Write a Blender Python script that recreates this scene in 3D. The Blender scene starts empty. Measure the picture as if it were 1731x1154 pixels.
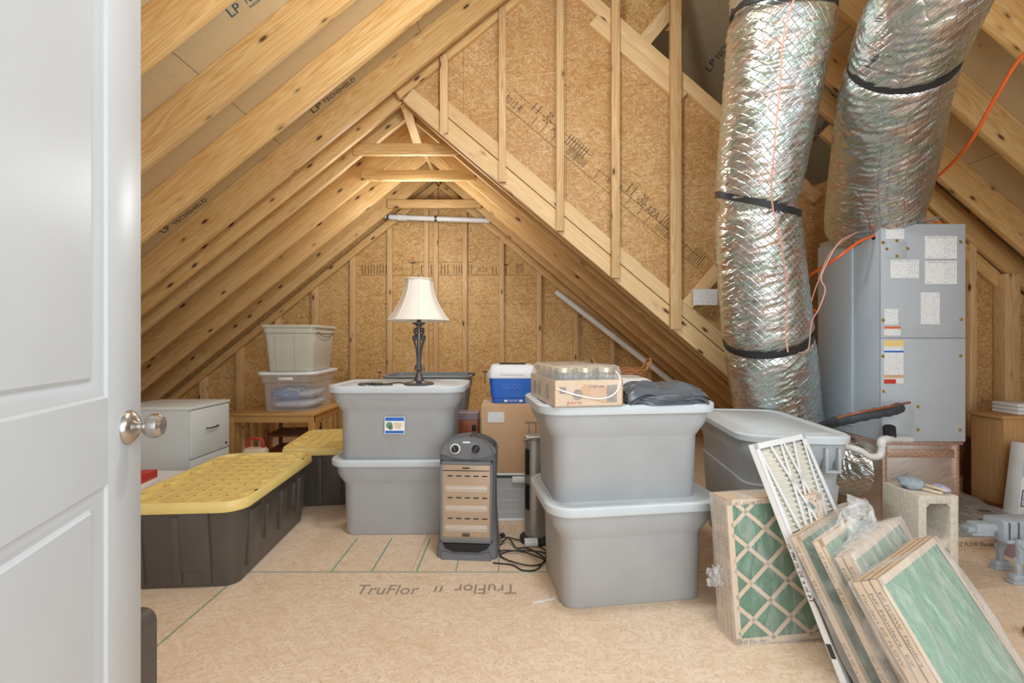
import bpy, bmesh, math, random
from mathutils import Vector, Matrix, noise, Euler
random.seed(7)
scene = bpy.context.scene
col = scene.collection
PI = math.pi
H = 1.05           # eye height above the floor
F = 776.0          # focal length in pixels of the 1731 x 1154 frame

# ------------------------------------------------------------------ camera, world, lights
cam_d = bpy.data.cameras.new('camera'); cam = bpy.data.objects.new('camera', cam_d); col.objects.link(cam)
cam.location = (0, 0, H); cam.rotation_euler = (PI / 2, 0, 0)
cam_d.sensor_width = 36; cam_d.lens = F / 1731 * 36; cam_d.clip_start = 0.02
scene.camera = cam
w = bpy.data.worlds.new('world'); scene.world = w; w.use_nodes = True
w.node_tree.nodes['Background'].inputs[0].default_value = (0.93, 0.97, 1.0, 1)
w.node_tree.nodes['Background'].inputs[1].default_value = 0.7
def area(loc, target, size, power, color=(1, 1, 1), sy=None):
    d = bpy.data.lights.new('area', 'AREA'); d.energy = power; d.color = color
    d.shape = 'RECTANGLE'; d.size = size; d.size_y = sy or size
    o = bpy.data.objects.new('rear_fill_light', d); col.objects.link(o)  # added soft fill from behind the camera for doorway light, no ceiling fixture
    o.location = loc; o.rotation_euler = (Vector(target) - Vector(loc)).to_track_quat('-Z', 'Y').to_euler()
    return o
def bulb(loc, power, r, color=(1, 0.95, 0.88)):
    d = bpy.data.lights.new('bulb', 'POINT'); d.energy = power; d.color = color; d.shadow_soft_size = r
    o = bpy.data.objects.new('bulb_fill_light', d); col.objects.link(o); o.location = loc
bulb((0.05, 1.55, 2.65), 56, 0.12, (.90, .96, 1))
bulb((1.1, 0.3, 1.75), 24, 0.2, (.90, .96, 1))  # unseen low fill lamp added to brighten the left slope
bulb((-0.80, 3.9, 2.1), 23, 0.12, (.92, .96, 1))  # unseen fill lamp added inside the alcove
area((0.7, -0.6, 1.3), (-0.6, 3.0, 1.7), 1.6, 33, (.87, .95, 1))
scene.view_settings.view_transform = 'Standard'; scene.view_settings.look = 'None'
scene.view_settings.gamma = 1; scene.view_settings.use_curve_mapping = False
scene.view_settings.exposure = 0.16

# ------------------------------------------------------------------ helpers
def lin(h):
    if isinstance(h, str):
        c = [int(h[i:i + 2], 16) / 255 for i in (0, 2, 4)]
    else: c = [v / 255 for v in h]
    return tuple(v / 12.92 if v < .04045 else ((v + .055) / 1.055) ** 2.4 for v in c) + (1,)

def W(px, py, Y):
    return Vector(((px - 865.5) / F * Y, Y, H + (577 - py) / F * Y))
def onplane(px, py, p0, n):
    d = Vector(((px - 865.5) / F, 1, (577 - py) / F)); o = Vector((0, 0, H))
    t = (Vector(p0) - o).dot(n) / d.dot(n)
    return o + d * t

class NT:
    def __init__(s, name):
        s.m = bpy.data.materials.new(name); s.m.use_nodes = True
        s.t = s.m.node_tree; s.t.nodes.clear()
        s.out = s.t.nodes.new('ShaderNodeOutputMaterial')
    def n(s, typ, ins=None, **kw):
        nd = s.t.nodes.new('ShaderNode' + typ)
        for k, v in kw.items(): setattr(nd, k, v)
        for k, v in (ins or {}).items():
            if hasattr(v, 'is_output') or isinstance(v, bpy.types.NodeSocket): s.t.links.new(v, nd.inputs[k])
            else: nd.inputs[k].default_value = v
        return nd
    def math(s, op, a, b=0.0, c=None, clamp=False):
        ins = {0: a, 1: b}
        if c is not None: ins[2] = c
        return s.n('Math', ins, operation=op, use_clamp=clamp).outputs[0]
    def mix(s, f, a, b, mode='MIX'):
        nd = s.n('Mix', None, data_type='RGBA', blend_type=mode)
        for k, v in ((0, f), (6, a), (7, b)):
            if isinstance(v, bpy.types.NodeSocket): s.t.links.new(v, nd.inputs[k])
            else: nd.inputs[k].default_value = v
        return nd.outputs[2]
    def ramp(s, f, stops, interp='LINEAR'):
        nd = s.n('ValToRGB', {0: f}); cr = nd.color_ramp; cr.interpolation = interp
        while len(cr.elements) < len(stops): cr.elements.new(0.5)
        for e, (p, c) in zip(cr.elements, stops): e.position = p; e.color = c
        return nd.outputs[0]
    def bump(s, h, strength=.2, dist=.01):
        return s.n('Bump', {'Height': h, 'Strength': strength, 'Distance': dist}).outputs[0]
    def bsdf(s, **k):
        nd = s.n('BsdfPrincipled')
        for key, v in k.items():
            key = key.replace('_', ' ')
            if isinstance(v, bpy.types.NodeSocket): s.t.links.new(v, nd.inputs[key])
            else: nd.inputs[key].default_value = v
        return nd.outputs[0]
    def end(s, sh): s.t.links.new(sh, s.out.inputs[0]); return s.m

def plain(name, c, rough=.5, metal=0, var=.06, scale=8, bump=0, bscale=60, **kw):
    t = NT(name); c = lin(c)
    co = t.n('TexCoord').outputs['Object']
    nz = t.n('TexNoise', {'Vector': co, 'Scale': scale, 'Detail': 4}).outputs[0]
    a = tuple(v * (1 - var) for v in c[:3]) + (1,); b = tuple(min(1, v * (1 + var)) for v in c[:3]) + (1,)
    k = dict(Base_Color=t.ramp(nz, [(.3, a), (.7, b)]), Roughness=rough, Metallic=metal); k.update(kw)
    if bump:
        n2 = t.n('TexNoise', {'Vector': co, 'Scale': bscale, 'Detail': 3}).outputs[0]
        k['Normal'] = t.bump(n2, bump, .004)
    return t.end(t.bsdf(**k))

def pine(name, c1, c2, knot=True, axis=0, tint=.35):
    t = NT(name)
    co = t.n('TexCoord').outputs['Object']; rnd = t.n('ObjectInfo').outputs['Random']
    off = t.n('CombineXYZ', {0: t.math('MULTIPLY', rnd, 31.0), 1: t.math('MULTIPLY', rnd, 7.3), 2: t.math('MULTIPLY', rnd, 3.1)}).outputs[0]
    v = t.n('VectorMath', {0: co, 1: off}, operation='ADD').outputs[0]
    sc = [12.0, 12.0, 12.0]; sc[axis] = .55
    v1 = t.n('Mapping', {'Vector': v, 'Scale': sc}).outputs[0]
    n1 = t.n('TexNoise', {'Vector': v1, 'Scale': 1.1, 'Detail': 3, 'Distortion': .9}).outputs[0]
    rings = t.math('FRACT', t.math('MULTIPLY', n1, 13.0))
    rings = t.math('PINGPONG', rings, .5)
    sc2 = [170.0] * 3; sc2[axis] = 3.0
    fine = t.n('TexNoise', {'Vector': t.n('Mapping', {'Vector': v, 'Scale': sc2}).outputs[0], 'Scale': 1, 'Detail': 2}).outputs[0]
    big = t.n('TexNoise', {'Vector': t.n('Mapping', {'Vector': v, 'Scale': [1.0 if i == axis else 3 for i in range(3)]}).outputs[0], 'Scale': 1, 'Detail': 2}).outputs[0]
    g = t.math('ADD', t.math('MULTIPLY', rings, 1.5), t.math('MULTIPLY', fine, .5))
    base = t.mix(t.math('MULTIPLY', g, .85, clamp=True), lin(c1), lin(c2))
    base = t.mix(t.math('MULTIPLY', t.math('SUBTRACT', big, .35), 1.0, clamp=True), base, lin('b98748'), 'MIX') if tint else base
    # overall tone per board
    tone = t.math('ADD', .88, t.math('MULTIPLY', rnd, .18))
    base = t.mix(1.0, base, t.n('CombineColor', {0: tone, 1: tone, 2: tone}).outputs[0], 'MULTIPLY')
    if knot:
        sk = [11.0] * 3; sk[axis] = 4.2
        vk = t.n('Mapping', {'Vector': v, 'Scale': sk}).outputs[0]
        vo = t.n('TexVoronoi', {'Vector': vk, 'Scale': 1.25, 'Randomness': 1.0})
        pick = t.math('GREATER_THAN', t.n('SeparateColor', {0: vo.outputs['Color']}).outputs[0], .42)
        k = t.math('MULTIPLY', t.ramp(vo.outputs['Distance'], [(0.0, (1, 1, 1, 1)), (.11, (.9, .9, .9, 1)), (.16, (.25, .25, .25, 1)), (.28, (0, 0, 0, 1))]), pick)
        base = t.mix(k, base, lin('4a2510'))
    return t.end(t.bsdf(Base_Color=base, Roughness=.62, Normal=t.bump(fine, .12, .002)))

def osb(name, cols, plane='XY', s=1.0, cont=1.0):
    t = NT(name)
    co = t.n('TexCoord').outputs['Object']
    sx = t.n('SeparateXYZ', {0: co}).outputs
    idx = {'XY': (0, 1), 'XZ': (0, 2), 'YZ': (1, 2)}[plane]
    p = t.n('CombineXYZ', {0: sx[idx[0]], 1: sx[idx[1]], 2: 0.0}).outputs[0]
    dn = t.n('TexNoise', {'Vector': p, 'Scale': 22 * s, 'Detail': 3}).outputs['Color']
    p = t.n('VectorMath', {0: p, 1: t.n('VectorMath', {0: dn, 3: .022 / s}, operation='SCALE').outputs[0]}, operation='ADD').outputs[0]
    def layer(ang, ax, ay, off):
        m = t.n('Mapping', {'Vector': p, 'Rotation': (0, 0, math.radians(ang)), 'Scale': (1 / (ax * s), 1 / (ay * s), 1), 'Location': (off, off * 1.7, 0)}, vector_type='TEXTURE').outputs[0]
        vo = t.n('TexVoronoi', {'Vector': m, 'Scale': 1.0}, voronoi_dimensions='2D')
        c = t.n('SeparateColor', {0: vo.outputs['Color']}).outputs
        ed = t.n('TexVoronoi', {'Vector': m, 'Scale': 1.0}, voronoi_dimensions='2D', feature='DISTANCE_TO_EDGE').outputs['Distance']
        return c[0], c[1], ed
    A = layer(8, 15, 85, 0); B = layer(82, 15, 80, 3.3); C = layer(-42, 14, 85, 9.1); D = layer(38, 16, 95, 17)
    def sel(x, y, m):
        return [t.n('Mix', {0: m, 2: a, 3: b}, data_type='FLOAT').outputs[0] for a, b in zip(x, y)]
    ab = sel(A, B, t.math('GREATER_THAN', A[1], .55))
    cd = sel(C, D, t.math('GREATER_THAN', C[1], .5))
    nm = t.n('TexNoise', {'Vector': p, 'Scale': 34 * s, 'Detail': 2}).outputs[0]
    z = sel(ab, cd, t.math('GREATER_THAN', nm, .5))
    mid = .5
    val = t.math('ADD', mid, t.math('MULTIPLY', t.math('SUBTRACT', z[0], .5), cont))
    big = t.n('TexNoise', {'Vector': p, 'Scale': 2.2, 'Detail': 2}).outputs[0]
    val = t.math('ADD', val, t.math('MULTIPLY', t.math('SUBTRACT', big, .5), .5))
    base = t.ramp(val, [(0.02, lin(cols[0])), (.3, lin(cols[1])), (.6, lin(cols[2])), (.97, lin(cols[3]))])
    edge = t.ramp(z[2], [(0, (.72, .66, .6, 1)), (.06, (1, 1, 1, 1))])
    base = t.mix(.35, base, edge, 'MULTIPLY')
    fl = t.n('TexVoronoi', {'Vector': t.n('Mapping', {'Vector': p, 'Scale': (60 * s, 120 * s, 1)}).outputs[0], 'Scale': 1.0}, voronoi_dimensions='2D')
    fk = t.math('MULTIPLY', t.math('LESS_THAN', fl.outputs['Distance'], .22), t.math('GREATER_THAN', t.n('SeparateColor', {0: fl.outputs['Color']}).outputs[0], .86))
    base = t.mix(t.math('MULTIPLY', fk, .6), base, lin(cols[4] if len(cols) > 4 else '6b4520'))
    return t.end(t.bsdf(Base_Color=base, Roughness=.6, Normal=t.bump(z[0], .12 * cont, .003)))

def foil(name, c='c9c5c0', rough=.28, bs=24, strength=.5, tint=True, met=.92):
    t = NT(name)
    co = t.n('TexCoord').outputs['Object']
    n1 = t.n('TexNoise', {'Vector': t.n('Mapping', {'Vector': co, 'Rotation': (0, -.28, 0), 'Scale': (1, 1, .2)}, vector_type='TEXTURE').outputs[0], 'Scale': bs, 'Detail': 4, 'Distortion': .8}).outputs[0]
    sx = t.n('SeparateXYZ', {0: co}).outputs
    g1 = t.math('PINGPONG', t.math('MULTIPLY', t.math('ADD', sx[0], sx[2]), 55.0), 1.0)
    g2 = t.math('PINGPONG', t.math('MULTIPLY', t.math('SUBTRACT', sx[0], sx[2]), 55.0), 1.0)
    gr = t.math('MULTIPLY', t.math('MINIMUM', t.math('MULTIPLY', g1, 5.0, clamp=True), t.math('MULTIPLY', g2, 5.0, clamp=True)), .25)
    h = t.math('ADD', n1, gr)
    c0 = lin(c)
    base = c0
    if tint:
        n2 = t.n('TexNoise', {'Vector': t.n('Mapping', {'Vector': co, 'Rotation': (0, -.28, 0), 'Scale': (1, 1, .3)}, vector_type='TEXTURE').outputs[0], 'Scale': 6, 'Detail': 3}).outputs[0]
        base = t.ramp(n2, [(.33, lin('d6c8bc')), (.48, lin('dadbdd')), (.58, lin('c4d6cc')), (.7, lin('dee0e2'))])  # warm and greenish light casts painted into the foil color
    rn = t.ramp(n1, [(.3, (rough * .6,) * 3 + (1,)), (.7, (rough * 1.5,) * 3 + (1,))])
    return t.end(t.bsdf(Base_Color=base, Metallic=met, Roughness=rn, Normal=t.bump(h, strength, .006)))

def film(name, op=.12, c='ffffff', rough=.12):
    t = NT(name)
    co = t.n('TexCoord').outputs['Object']
    n1 = t.n('TexNoise', {'Vector': t.n('Mapping', {'Vector': co, 'Scale': (1.6, .5, .8)}).outputs[0], 'Scale': 16, 'Detail': 4, 'Distortion': 1.2}).outputs[0]
    bp = t.bump(n1, .9, .01)
    tr = t.n('BsdfTransparent', {0: (.97, .98, .985, 1)}).outputs[0]
    gl = t.n('BsdfPrincipled', {'Base Color': lin(c), 'Roughness': rough, 'Normal': bp, 'Specular IOR Level': 1.0}).outputs[0]
    fac = t.math('ADD', t.math('MULTIPLY', t.n('LayerWeight', {'Blend': .35, 'Normal': bp}).outputs['Facing'], .42), t.math('MULTIPLY', t.ramp(n1, [(.45, (0, 0, 0, 1)), (.75, (1, 1, 1, 1))]), op), clamp=True)
    fac = t.math('ADD', fac, op * .5, clamp=True)
    m = t.n('MixShader', {0: fac, 1: tr, 2: gl}).outputs[0]
    return t.end(m)

def glassy(name, c='e8efef'):
    t = NT(name)
    tr = t.n('BsdfTransparent', {0: (.95, .97, .96, 1)}).outputs[0]
    gl = t.n('BsdfGlossy', {0: (1, 1, 1, 1), 'Roughness': .03}).outputs[0]
    df = t.n('BsdfDiffuse', {0: lin(c)}).outputs[0]
    a = t.n('MixShader', {0: .12, 1: tr, 2: df}).outputs[0]
    f = t.n('LayerWeight', {'Blend': .3}).outputs['Facing']
    return t.end(t.n('MixShader', {0: t.math('MULTIPLY', f, .8), 1: a, 2: gl}).outputs[0])

def frosted(name, c, op=.5):
    t = NT(name)
    tr = t.n('BsdfTransparent', {0: (1, 1, 1, 1)}).outputs[0]
    df = t.n('BsdfPrincipled', {'Base Color': lin(c), 'Roughness': .3}).outputs[0]
    return t.end(t.n('MixShader', {0: op, 1: tr, 2: df}).outputs[0])

def printed(name, paper='eceeee', ink='b2b6b8', rows=90.0, plane=(0, 2)):
    """paper with rows of small unreadable print"""
    t = NT(name); co = t.n('TexCoord').outputs['Object']; sx = t.n('SeparateXYZ', {0: co}).outputs
    u, v = sx[plane[0]], sx[plane[1]]
    row = t.math('LESS_THAN', t.math('FRACT', t.math('MULTIPLY', v, rows)), .45)
    vr = t.math('FLOOR', t.math('MULTIPLY', v, rows))
    nz = t.n('TexNoise', {'Vector': t.n('CombineXYZ', {0: t.math('MULTIPLY', u, 260.0), 1: t.math('MULTIPLY', vr, 3.7), 2: 0.0}).outputs[0], 'Scale': 1.0, 'Detail': 1}).outputs[0]
    f = t.math('MULTIPLY', row, t.math('GREATER_THAN', nz, .56))
    return t.end(t.bsdf(Base_Color=t.mix(f, lin(paper), lin(ink)), Roughness=.55))

M = {}
M['pine'] = pine('pine_framing', 'eaca92', 'c8944e')
M['pine_light'] = pine('pine_light', 'ecd0a0', 'd9b27c', tint=0)
M['osb_wall'] = osb('osb_wall', ['a0723c', 'b98c54', 'c9a06a', 'dfc296'], 'XZ', 1.25, .6)
M['osb_far'] = osb('osb_far', ['a07240', 'c29654', 'd4aa6c', 'e4c490'], 'XZ', 1.2, .7)
M['osb_floor'] = osb('osb_floor', ['cfae8e', 'e0c4a6', 'e8d0b6', 'f2e0cc', 'a8805e'], 'XY', 1.15, .5)
M['sheath'] = foil('radiant_barrier', 'cfbc98', .5, 40, .2, False, .4)
M['white_paint'] = plain('white_door_paint', 'c0c5c9', .38, var=.02)
M['steel'] = plain('brushed_nickel', 'b9b4ae', .28, 1.0, scale=30)
M['tote'] = plain('tote_gray', 'aeb0b2', .42, var=.04, bump=.15, bscale=200)
M['tote_lid'] = plain('tote_lid_blue_gray', 'ccd5da', .4, var=.03)
M['tote_blue'] = plain('tote_body_cool_gray', 'b0b5b8', .42, var=.04)
M['tote_dark'] = plain('tote_slate', '85898b', .45, var=.04)
M['beige'] = plain('tote_beige', 'c6c2b2', .42, var=.03)
M['blacktote'] = plain('tote_black_brown', '56504a', .36, var=.1, scale=5)
M['yellow'] = plain('lid_yellow', 'e9cf80', .42, var=.05)
M['white_lam'] = plain('white_laminate', 'd8dcd8', .45, var=.02)
M['handle'] = plain('dark_metal', '6a6a6a', .3, .8)
M['card'] = plain('cardboard', 'd0a984', .75, var=.05, bump=.1, bscale=40)
M['card_filter'] = plain('filter_cardboard', 'dcc0a0', .7, var=.06)
M['ink'] = plain('print_black', '3a3733', .6)
M['ink_soft'] = plain('print_gray_brown', '6d5638', .7)
M['ink_floor'] = plain('print_floor_gray', '98897c', .7, var=.2, scale=40)
M['ink_blue'] = plain('print_teal', '1d5468', .6)
M['green_mark'] = plain('green_marking', '6fa08a', .7)
M['red'] = plain('red_print', 'c4382c', .5)
M['heater'] = plain('heater_charcoal', '707174', .5, var=.06, bump=.3, bscale=400)
M['heater_dark'] = plain('black_slot', '1c1c1d', .6)
M['chrome'] = plain('polished_reflector', 'f2f2f2', .3, .3)
M['reflector'] = plain('warm_reflector', 'd8bb9c', .35, .4)
M['silver'] = plain('silver_plastic', 'a8a49c', .35, .55)
M['black_rub'] = plain('black_rubber', '2b2c2e', .45)
M['cord'] = plain('black_cord', '33302c', .5)
M['orange'] = plain('orange_cord', 'e8662a', .4)
M['pinkwire'] = plain('pink_wire', 'd8a08c', .45)
M['lampiron'] = plain('pewter_iron', '6e6e70', .38, .75)
M['shade'] = plain('linen_shade', 'ece4d8', .8, var=.03, bump=.2, bscale=300)
M['blue'] = plain('cooler_blue', '2768c8', .35, var=.03)
M['white_pl'] = plain('white_plastic', 'eceeee', .35, var=.02)
M['film'] = film('plastic_film', .34, rough=.08)
M['film_thin'] = film('plastic_film_thin', .2, rough=.08)
M['film_jar'] = film('plastic_film_jars', .10, rough=.06)
M['glass'] = glassy('jar_glass')
M['lidgold'] = plain('jar_lid_gold', 'd6c8a0', .3, .7)
M['tarp'] = plain('dark_tarp', '555b62', .34, var=.15, bump=.8, bscale=16)
M['foil'] = foil('duct_foil', rough=.22, bs=9, strength=.85)
M['foil_smooth'] = foil('duct_foil_smooth', 'cfcdca', .3, 16, .4, False)
M['plenum'] = foil('plenum_foil', 'd6cac0', .35, 9, .15, False, .8)
M['coppery'] = foil('foil_tape', 'd9b8a6', .3, 30, .4, False, .85)
M['ah'] = plain('air_handler_gray', 'b6bdc3', .42, .05, var=.03)
M['ah_side'] = plain('air_handler_side', 'b8c5d0', .42, .05, var=.03)
M['label'] = printed('printed_label')
M['label_fine'] = printed('printed_label_fine', 'e8eaea', 'aab0b4', 140.0)
M['paper'] = plain('white_paper', 'eeeeea', .6)
M['brass'] = plain('brass_screw', 'c7a24c', .3, .9)
M['pvc'] = plain('pvc_white', 'e4e4e0', .35)
M['insul'] = plain('black_pipe_insulation', '3f444a', .6, bump=.4, bscale=60)
M['concrete'] = plain('concrete', 'd2cabb', .9, var=.1, scale=60, bump=.6, bscale=140)
M['rag'] = plain('gray_rag', '9aa5ae', .9, var=.15)
M['palewood'] = plain('pale_wood', 'dccbb0', .7)
M['bluestone'] = plain('lavender_plastic', 'a9b0cc', .5)
M['oak'] = pine('oak_cabinet', 'd8ac78', 'c4935c', knot=False)
M['oak_v'] = pine('oak_cabinet_upright', 'd8ac78', 'c4935c', knot=False, axis=2)
M['bench'] = pine('bench_pine', 'd9ab6c', 'c08f52', knot=False)
M['bench_v'] = pine('bench_pine_upright', 'd0a264', 'b8884c', knot=False, axis=2)
M['cherry'] = plain('dark_cherry', '4f2024', .35, var=.2)
M['redbrown'] = plain('red_brown_slats', '6e3a26', .5, var=.2)
M['green_bin'] = plain('green_bin', '6d9470', .4)
M['clear'] = frosted('clear_bin', 'e8edf2', .26)
M['clear_lid'] = plain('milky_lid', 'e6e9ea', .35)
M['drawer'] = frosted('drawer_plastic', 'd8dadc', .7)
M['toy'] = plain('toy_gray', 'aab2ba', .5, var=.1, scale=30)
M['toy_dark'] = plain('toy_dark', '5e6468', .5)
M['mauve'] = plain('mauve_plastic', 'a48a90', .5)
M['wicker'] = plain('wicker', 'a87344', .7, var=.3, scale=60, bump=.8, bscale=90)
M['copper_box'] = plain('copper_brown_plastic', '9a5636', .45, var=.25, scale=20)
M['lightblue'] = plain('pale_blue_print', 'bcd4ea', .5)
M['purple'] = plain('purple_print', '5c3d7e', .5)

def knit(name):
    t = NT(name); co = t.n('TexCoord').outputs['Object']
    n = t.n('TexNoise', {'Vector': co, 'Scale': 9, 'Detail': 2, 'Distortion': .6}).outputs[0]
    ck = t.n('TexChecker', {'Vector': co, 'Scale': 70, 'Color1': lin('e8e4d6'), 'Color2': lin('8f97b4')}).outputs[0]
    b = t.mix(t.math('GREATER_THAN', n, .52), lin('6d83b4'), ck)
    return t.end(t.bsdf(Base_Color=b, Roughness=.9))
M['knit'] = knit('blue_cream_knit')
M['cloth'] = plain('pale_gray_cloth', 'c2c4cc', .9, var=.1, scale=20)

def green_media():
    t = NT('green_filter_media'); co = t.n('TexCoord').outputs['Object']
    n = t.n('TexNoise', {'Vector': t.n('Mapping', {'Vector': co, 'Rotation': (0, 0, .12), 'Scale': (70, 6, 20)}).outputs[0], 'Scale': 2.2, 'Detail': 5, 'Distortion': 2.5}).outputs[0]
    n2 = t.n('TexNoise', {'Vector': co, 'Scale': 6, 'Detail': 2}).outputs[0]
    b = t.ramp(n, [(.3, lin('0f5636')), (.45, lin('2a8a55')), (.57, lin('58b07c')), (.72, lin('a8dcb8'))])
    b = t.mix(t.math('MULTIPLY', n2, .35), b, lin('2f8060'))
    return t.end(t.bsdf(Base_Color=b, Roughness=.75, Normal=t.bump(n, .6, .004)))
M['media'] = green_media()
M['media_dark'] = plain('dark_green_media', '1c7446', .8, var=.3, scale=60, bump=.5, bscale=200)
M['pleat'] = plain('cream_pleats', 'e6e2d8', .85, var=.06)

def mesh_grille():
    t = NT('perforated_grille'); co = t.n('TexCoord').outputs['Object']; sx = t.n('SeparateXYZ', {0: co}).outputs
    u = t.math('MULTIPLY', sx[0], 150.0); v = t.math('MULTIPLY', sx[2], 150.0)
    sh = t.math('MULTIPLY', t.math('FLOOR', v), .5)
    fu = t.math('SUBTRACT', t.math('FRACT', t.math('ADD', u, sh)), .5); fv = t.math('SUBTRACT', t.math('FRACT', v), .5)
    d = t.math('ADD', t.math('MULTIPLY', fu, fu), t.math('MULTIPLY', fv, fv))
    f = t.math('LESS_THAN', d, .175)
    bs = t.bsdf(Base_Color=lin('d0bca4'), Metallic=.3, Roughness=.4)
    tr = t.n('BsdfTransparent').outputs[0]
    return t.end(t.n('MixShader', {0: f, 1: bs, 2: tr}).outputs[0])
M['grille'] = mesh_grille()

# ------------------------------------------------------------------ mesh builder
def rr(w, d, r, n=5):
    pts = []
    r = min(r, w / 2 - 1e-4, d / 2 - 1e-4)
    for cx, cy, a0 in ((w / 2 - r, d / 2 - r, 0), (-w / 2 + r, d / 2 - r, 90), (-w / 2 + r, -d / 2 + r, 180), (w / 2 - r, -d / 2 + r, 270)):
        for i in range(n + 1):
            a = math.radians(a0 + 90 * i / n); pts.append((cx + r * math.cos(a), cy + r * math.sin(a)))
    return pts

class G:
    def __init__(s): s.bm = bmesh.new()
    def box(s, x0, x1, y0, y1, z0, z1, bev=0, mat=None):
        v = [s.bm.verts.new(p) for p in [(x0, y0, z0), (x1, y0, z0), (x1, y1, z0), (x0, y1, z0), (x0, y0, z1), (x1, y0, z1), (x1, y1, z1), (x0, y1, z1)]]
        fs = [s.bm.faces.new([v[i] for i in f]) for f in ((0, 3, 2, 1), (4, 5, 6, 7), (0, 1, 5, 4), (1, 2, 6, 5), (2, 3, 7, 6), (3, 0, 4, 7))]
        if bev:
            es = list({e for f in fs for e in f.edges})
            r = bmesh.ops.bevel(s.bm, geom=es, offset=bev, segments=2, profile=.5, affect='EDGES')
            v = list({q for f in r['faces'] for q in f.verts} | {q for q in v if q.is_valid})
        if mat is not None:
            for q in v: q.co = mat @ q.co
        return s
    def cbox(s, c, size, rot=(0, 0, 0), bev=0):
        a, b, e = [q / 2 for q in size]
        return s.box(-a, a, -b, b, -e, e, bev, Matrix.Translation(c) @ Euler(rot).to_matrix().to_4x4())
    def loft(s, rings, cap0=True, cap1=True, closed=True):
        vs = [[s.bm.verts.new(p) for p in r] for r in rings]
        n = len(vs[0])
        for a, b in zip(vs[:-1], vs[1:]):
            for i in range(n if closed else n - 1):
                j = (i + 1) % n
                s.bm.faces.new((a[i], a[j], b[j], b[i]))
        if cap0: s.bm.faces.new(list(reversed(vs[0])))
        if cap1: s.bm.faces.new(vs[-1])
        return s
    def rloft(s, spec, cap0=True, cap1=True, n=5):      # (w, d, r, z)
        return s.loft([[(x, y, z) for x, y in rr(w, d, r, n)] for w, d, r, z in spec], cap0, cap1)
    def lathe(s, prof, n=24, c=(0, 0, 0), axis='Z'):
        rings = []
        for r, z in prof:
            ring = []
            for i in range(n):
                a = 2 * PI * i / n
                p = Vector((r * math.cos(a), r * math.sin(a), z))
                if axis == 'Y': p = Vector((p.x, z, p.y)); 
                if axis == 'X': p = Vector((z, p.x, p.y))
                ring.append(p + Vector(c))
            rings.append(ring)
        return s.loft(rings)
    def tube(s, pts, r, n=8, cap=True, smooth=0):
        pts = [Vector(p) for p in pts]
        if smooth: pts = spline(pts, smooth)
        rings = []; up = Vector((0, 0, 1)); prev = None
        for i, p in enumerate(pts):
            d = (pts[min(i + 1, len(pts) - 1)] - pts[max(i - 1, 0)]).normalized()
            if prev is None:
                a = d.orthogonal().normalized()
            else:
                a = (prev - d * prev.dot(d)).normalized()
            prev = a; b = d.cross(a)
            rad = r(i / (len(pts) - 1)) if callable(r) else r
            rings.append([p + (a * math.cos(2 * PI * k / n) + b * math.sin(2 * PI * k / n)) * rad for k in range(n)])
        return s.loft(rings, cap, cap)
    def prism(s, poly, y0, y1, plane='XZ'):
        if plane == 'XZ': f = lambda p, y: (p[0], y, p[1])
        elif plane == 'XY': f = lambda p, y: (p[0], p[1], y)
        else: f = lambda p, y: (y, p[0], p[1])
        a = [s.bm.verts.new(f(p, y0)) for p in poly]; b = [s.bm.verts.new(f(p, y1)) for p in poly]
        n = len(poly)
        for i in range(n): s.bm.faces.new((a[i], a[(i + 1) % n], b[(i + 1) % n], b[i]))
        s.bm.faces.new(list(reversed(a))); s.bm.faces.new(b)
        return s
    def quad(s, *ps): s.bm.faces.new([s.bm.verts.new(p) for p in ps]); return s
    def sheet(s, fn, nu, nv):
        vs = [[s.bm.verts.new(fn(i / nu, j / nv)) for i in range(nu + 1)] for j in range(nv + 1)]
        for j in range(nv):
            for i in range(nu): s.bm.faces.new((vs[j][i], vs[j][i + 1], vs[j + 1][i + 1], vs[j + 1][i]))
        return s
    def mesh(s, name, mat, ang=35):
        bmesh.ops.recalc_face_normals(s.bm, faces=s.bm.faces)
        me = bpy.data.meshes.new(name); s.bm.to_mesh(me); s.bm.free()
        me.materials.append(mat)
        me.polygons.foreach_set('use_smooth', [True] * len(me.polygons))
        me.set_sharp_from_angle(angle=math.radians(ang))
        return me
    def put(s, name, mat, parent=None, ang=35, mtx=None, **tags):
        o = bpy.data.objects.new(name, s.mesh(name, mat, ang)); col.objects.link(o)
        if parent: o.parent = parent
        if mtx is not None: o.matrix_local = mtx
        tag(o, **tags)
        return o

def spline(pts, k):
    out = []; n = len(pts)
    for i in range(n - 1):
        p0, p1, p2, p3 = pts[max(i - 1, 0)], pts[i], pts[i + 1], pts[min(i + 2, n - 1)]
        for j in range(k):
            t = j / k
            out.append(.5 * ((2 * p1) + (p2 - p0) * t + (2 * p0 - 5 * p1 + 4 * p2 - p3) * t * t + (3 * p1 - p0 - 3 * p2 + p3) * t ** 3))
    out.append(pts[-1]); return out

def tag(o, label=None, cat=None, group=None, kind=None):
    if label: o['label'] = label
    if cat: o['category'] = cat
    if group: o['group'] = group
    if kind: o['kind'] = kind
def thing(name, label=None, cat=None, loc=(0, 0, 0), rz=0, group=None, kind=None, mtx=None):
    o = bpy.data.objects.new(name, None); col.objects.link(o); o.empty_display_size = .05
    if mtx is not None: o.matrix_world = mtx
    else: o.location = loc; o.rotation_euler = (0, 0, rz)
    tag(o, label, cat, group, kind); return o
def copy_tree(o, parent=None):
    c = o.copy(); col.objects.link(c)
    if parent: c.parent = parent
    for ch in list(o.children): copy_tree(ch, c)
    return c

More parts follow.
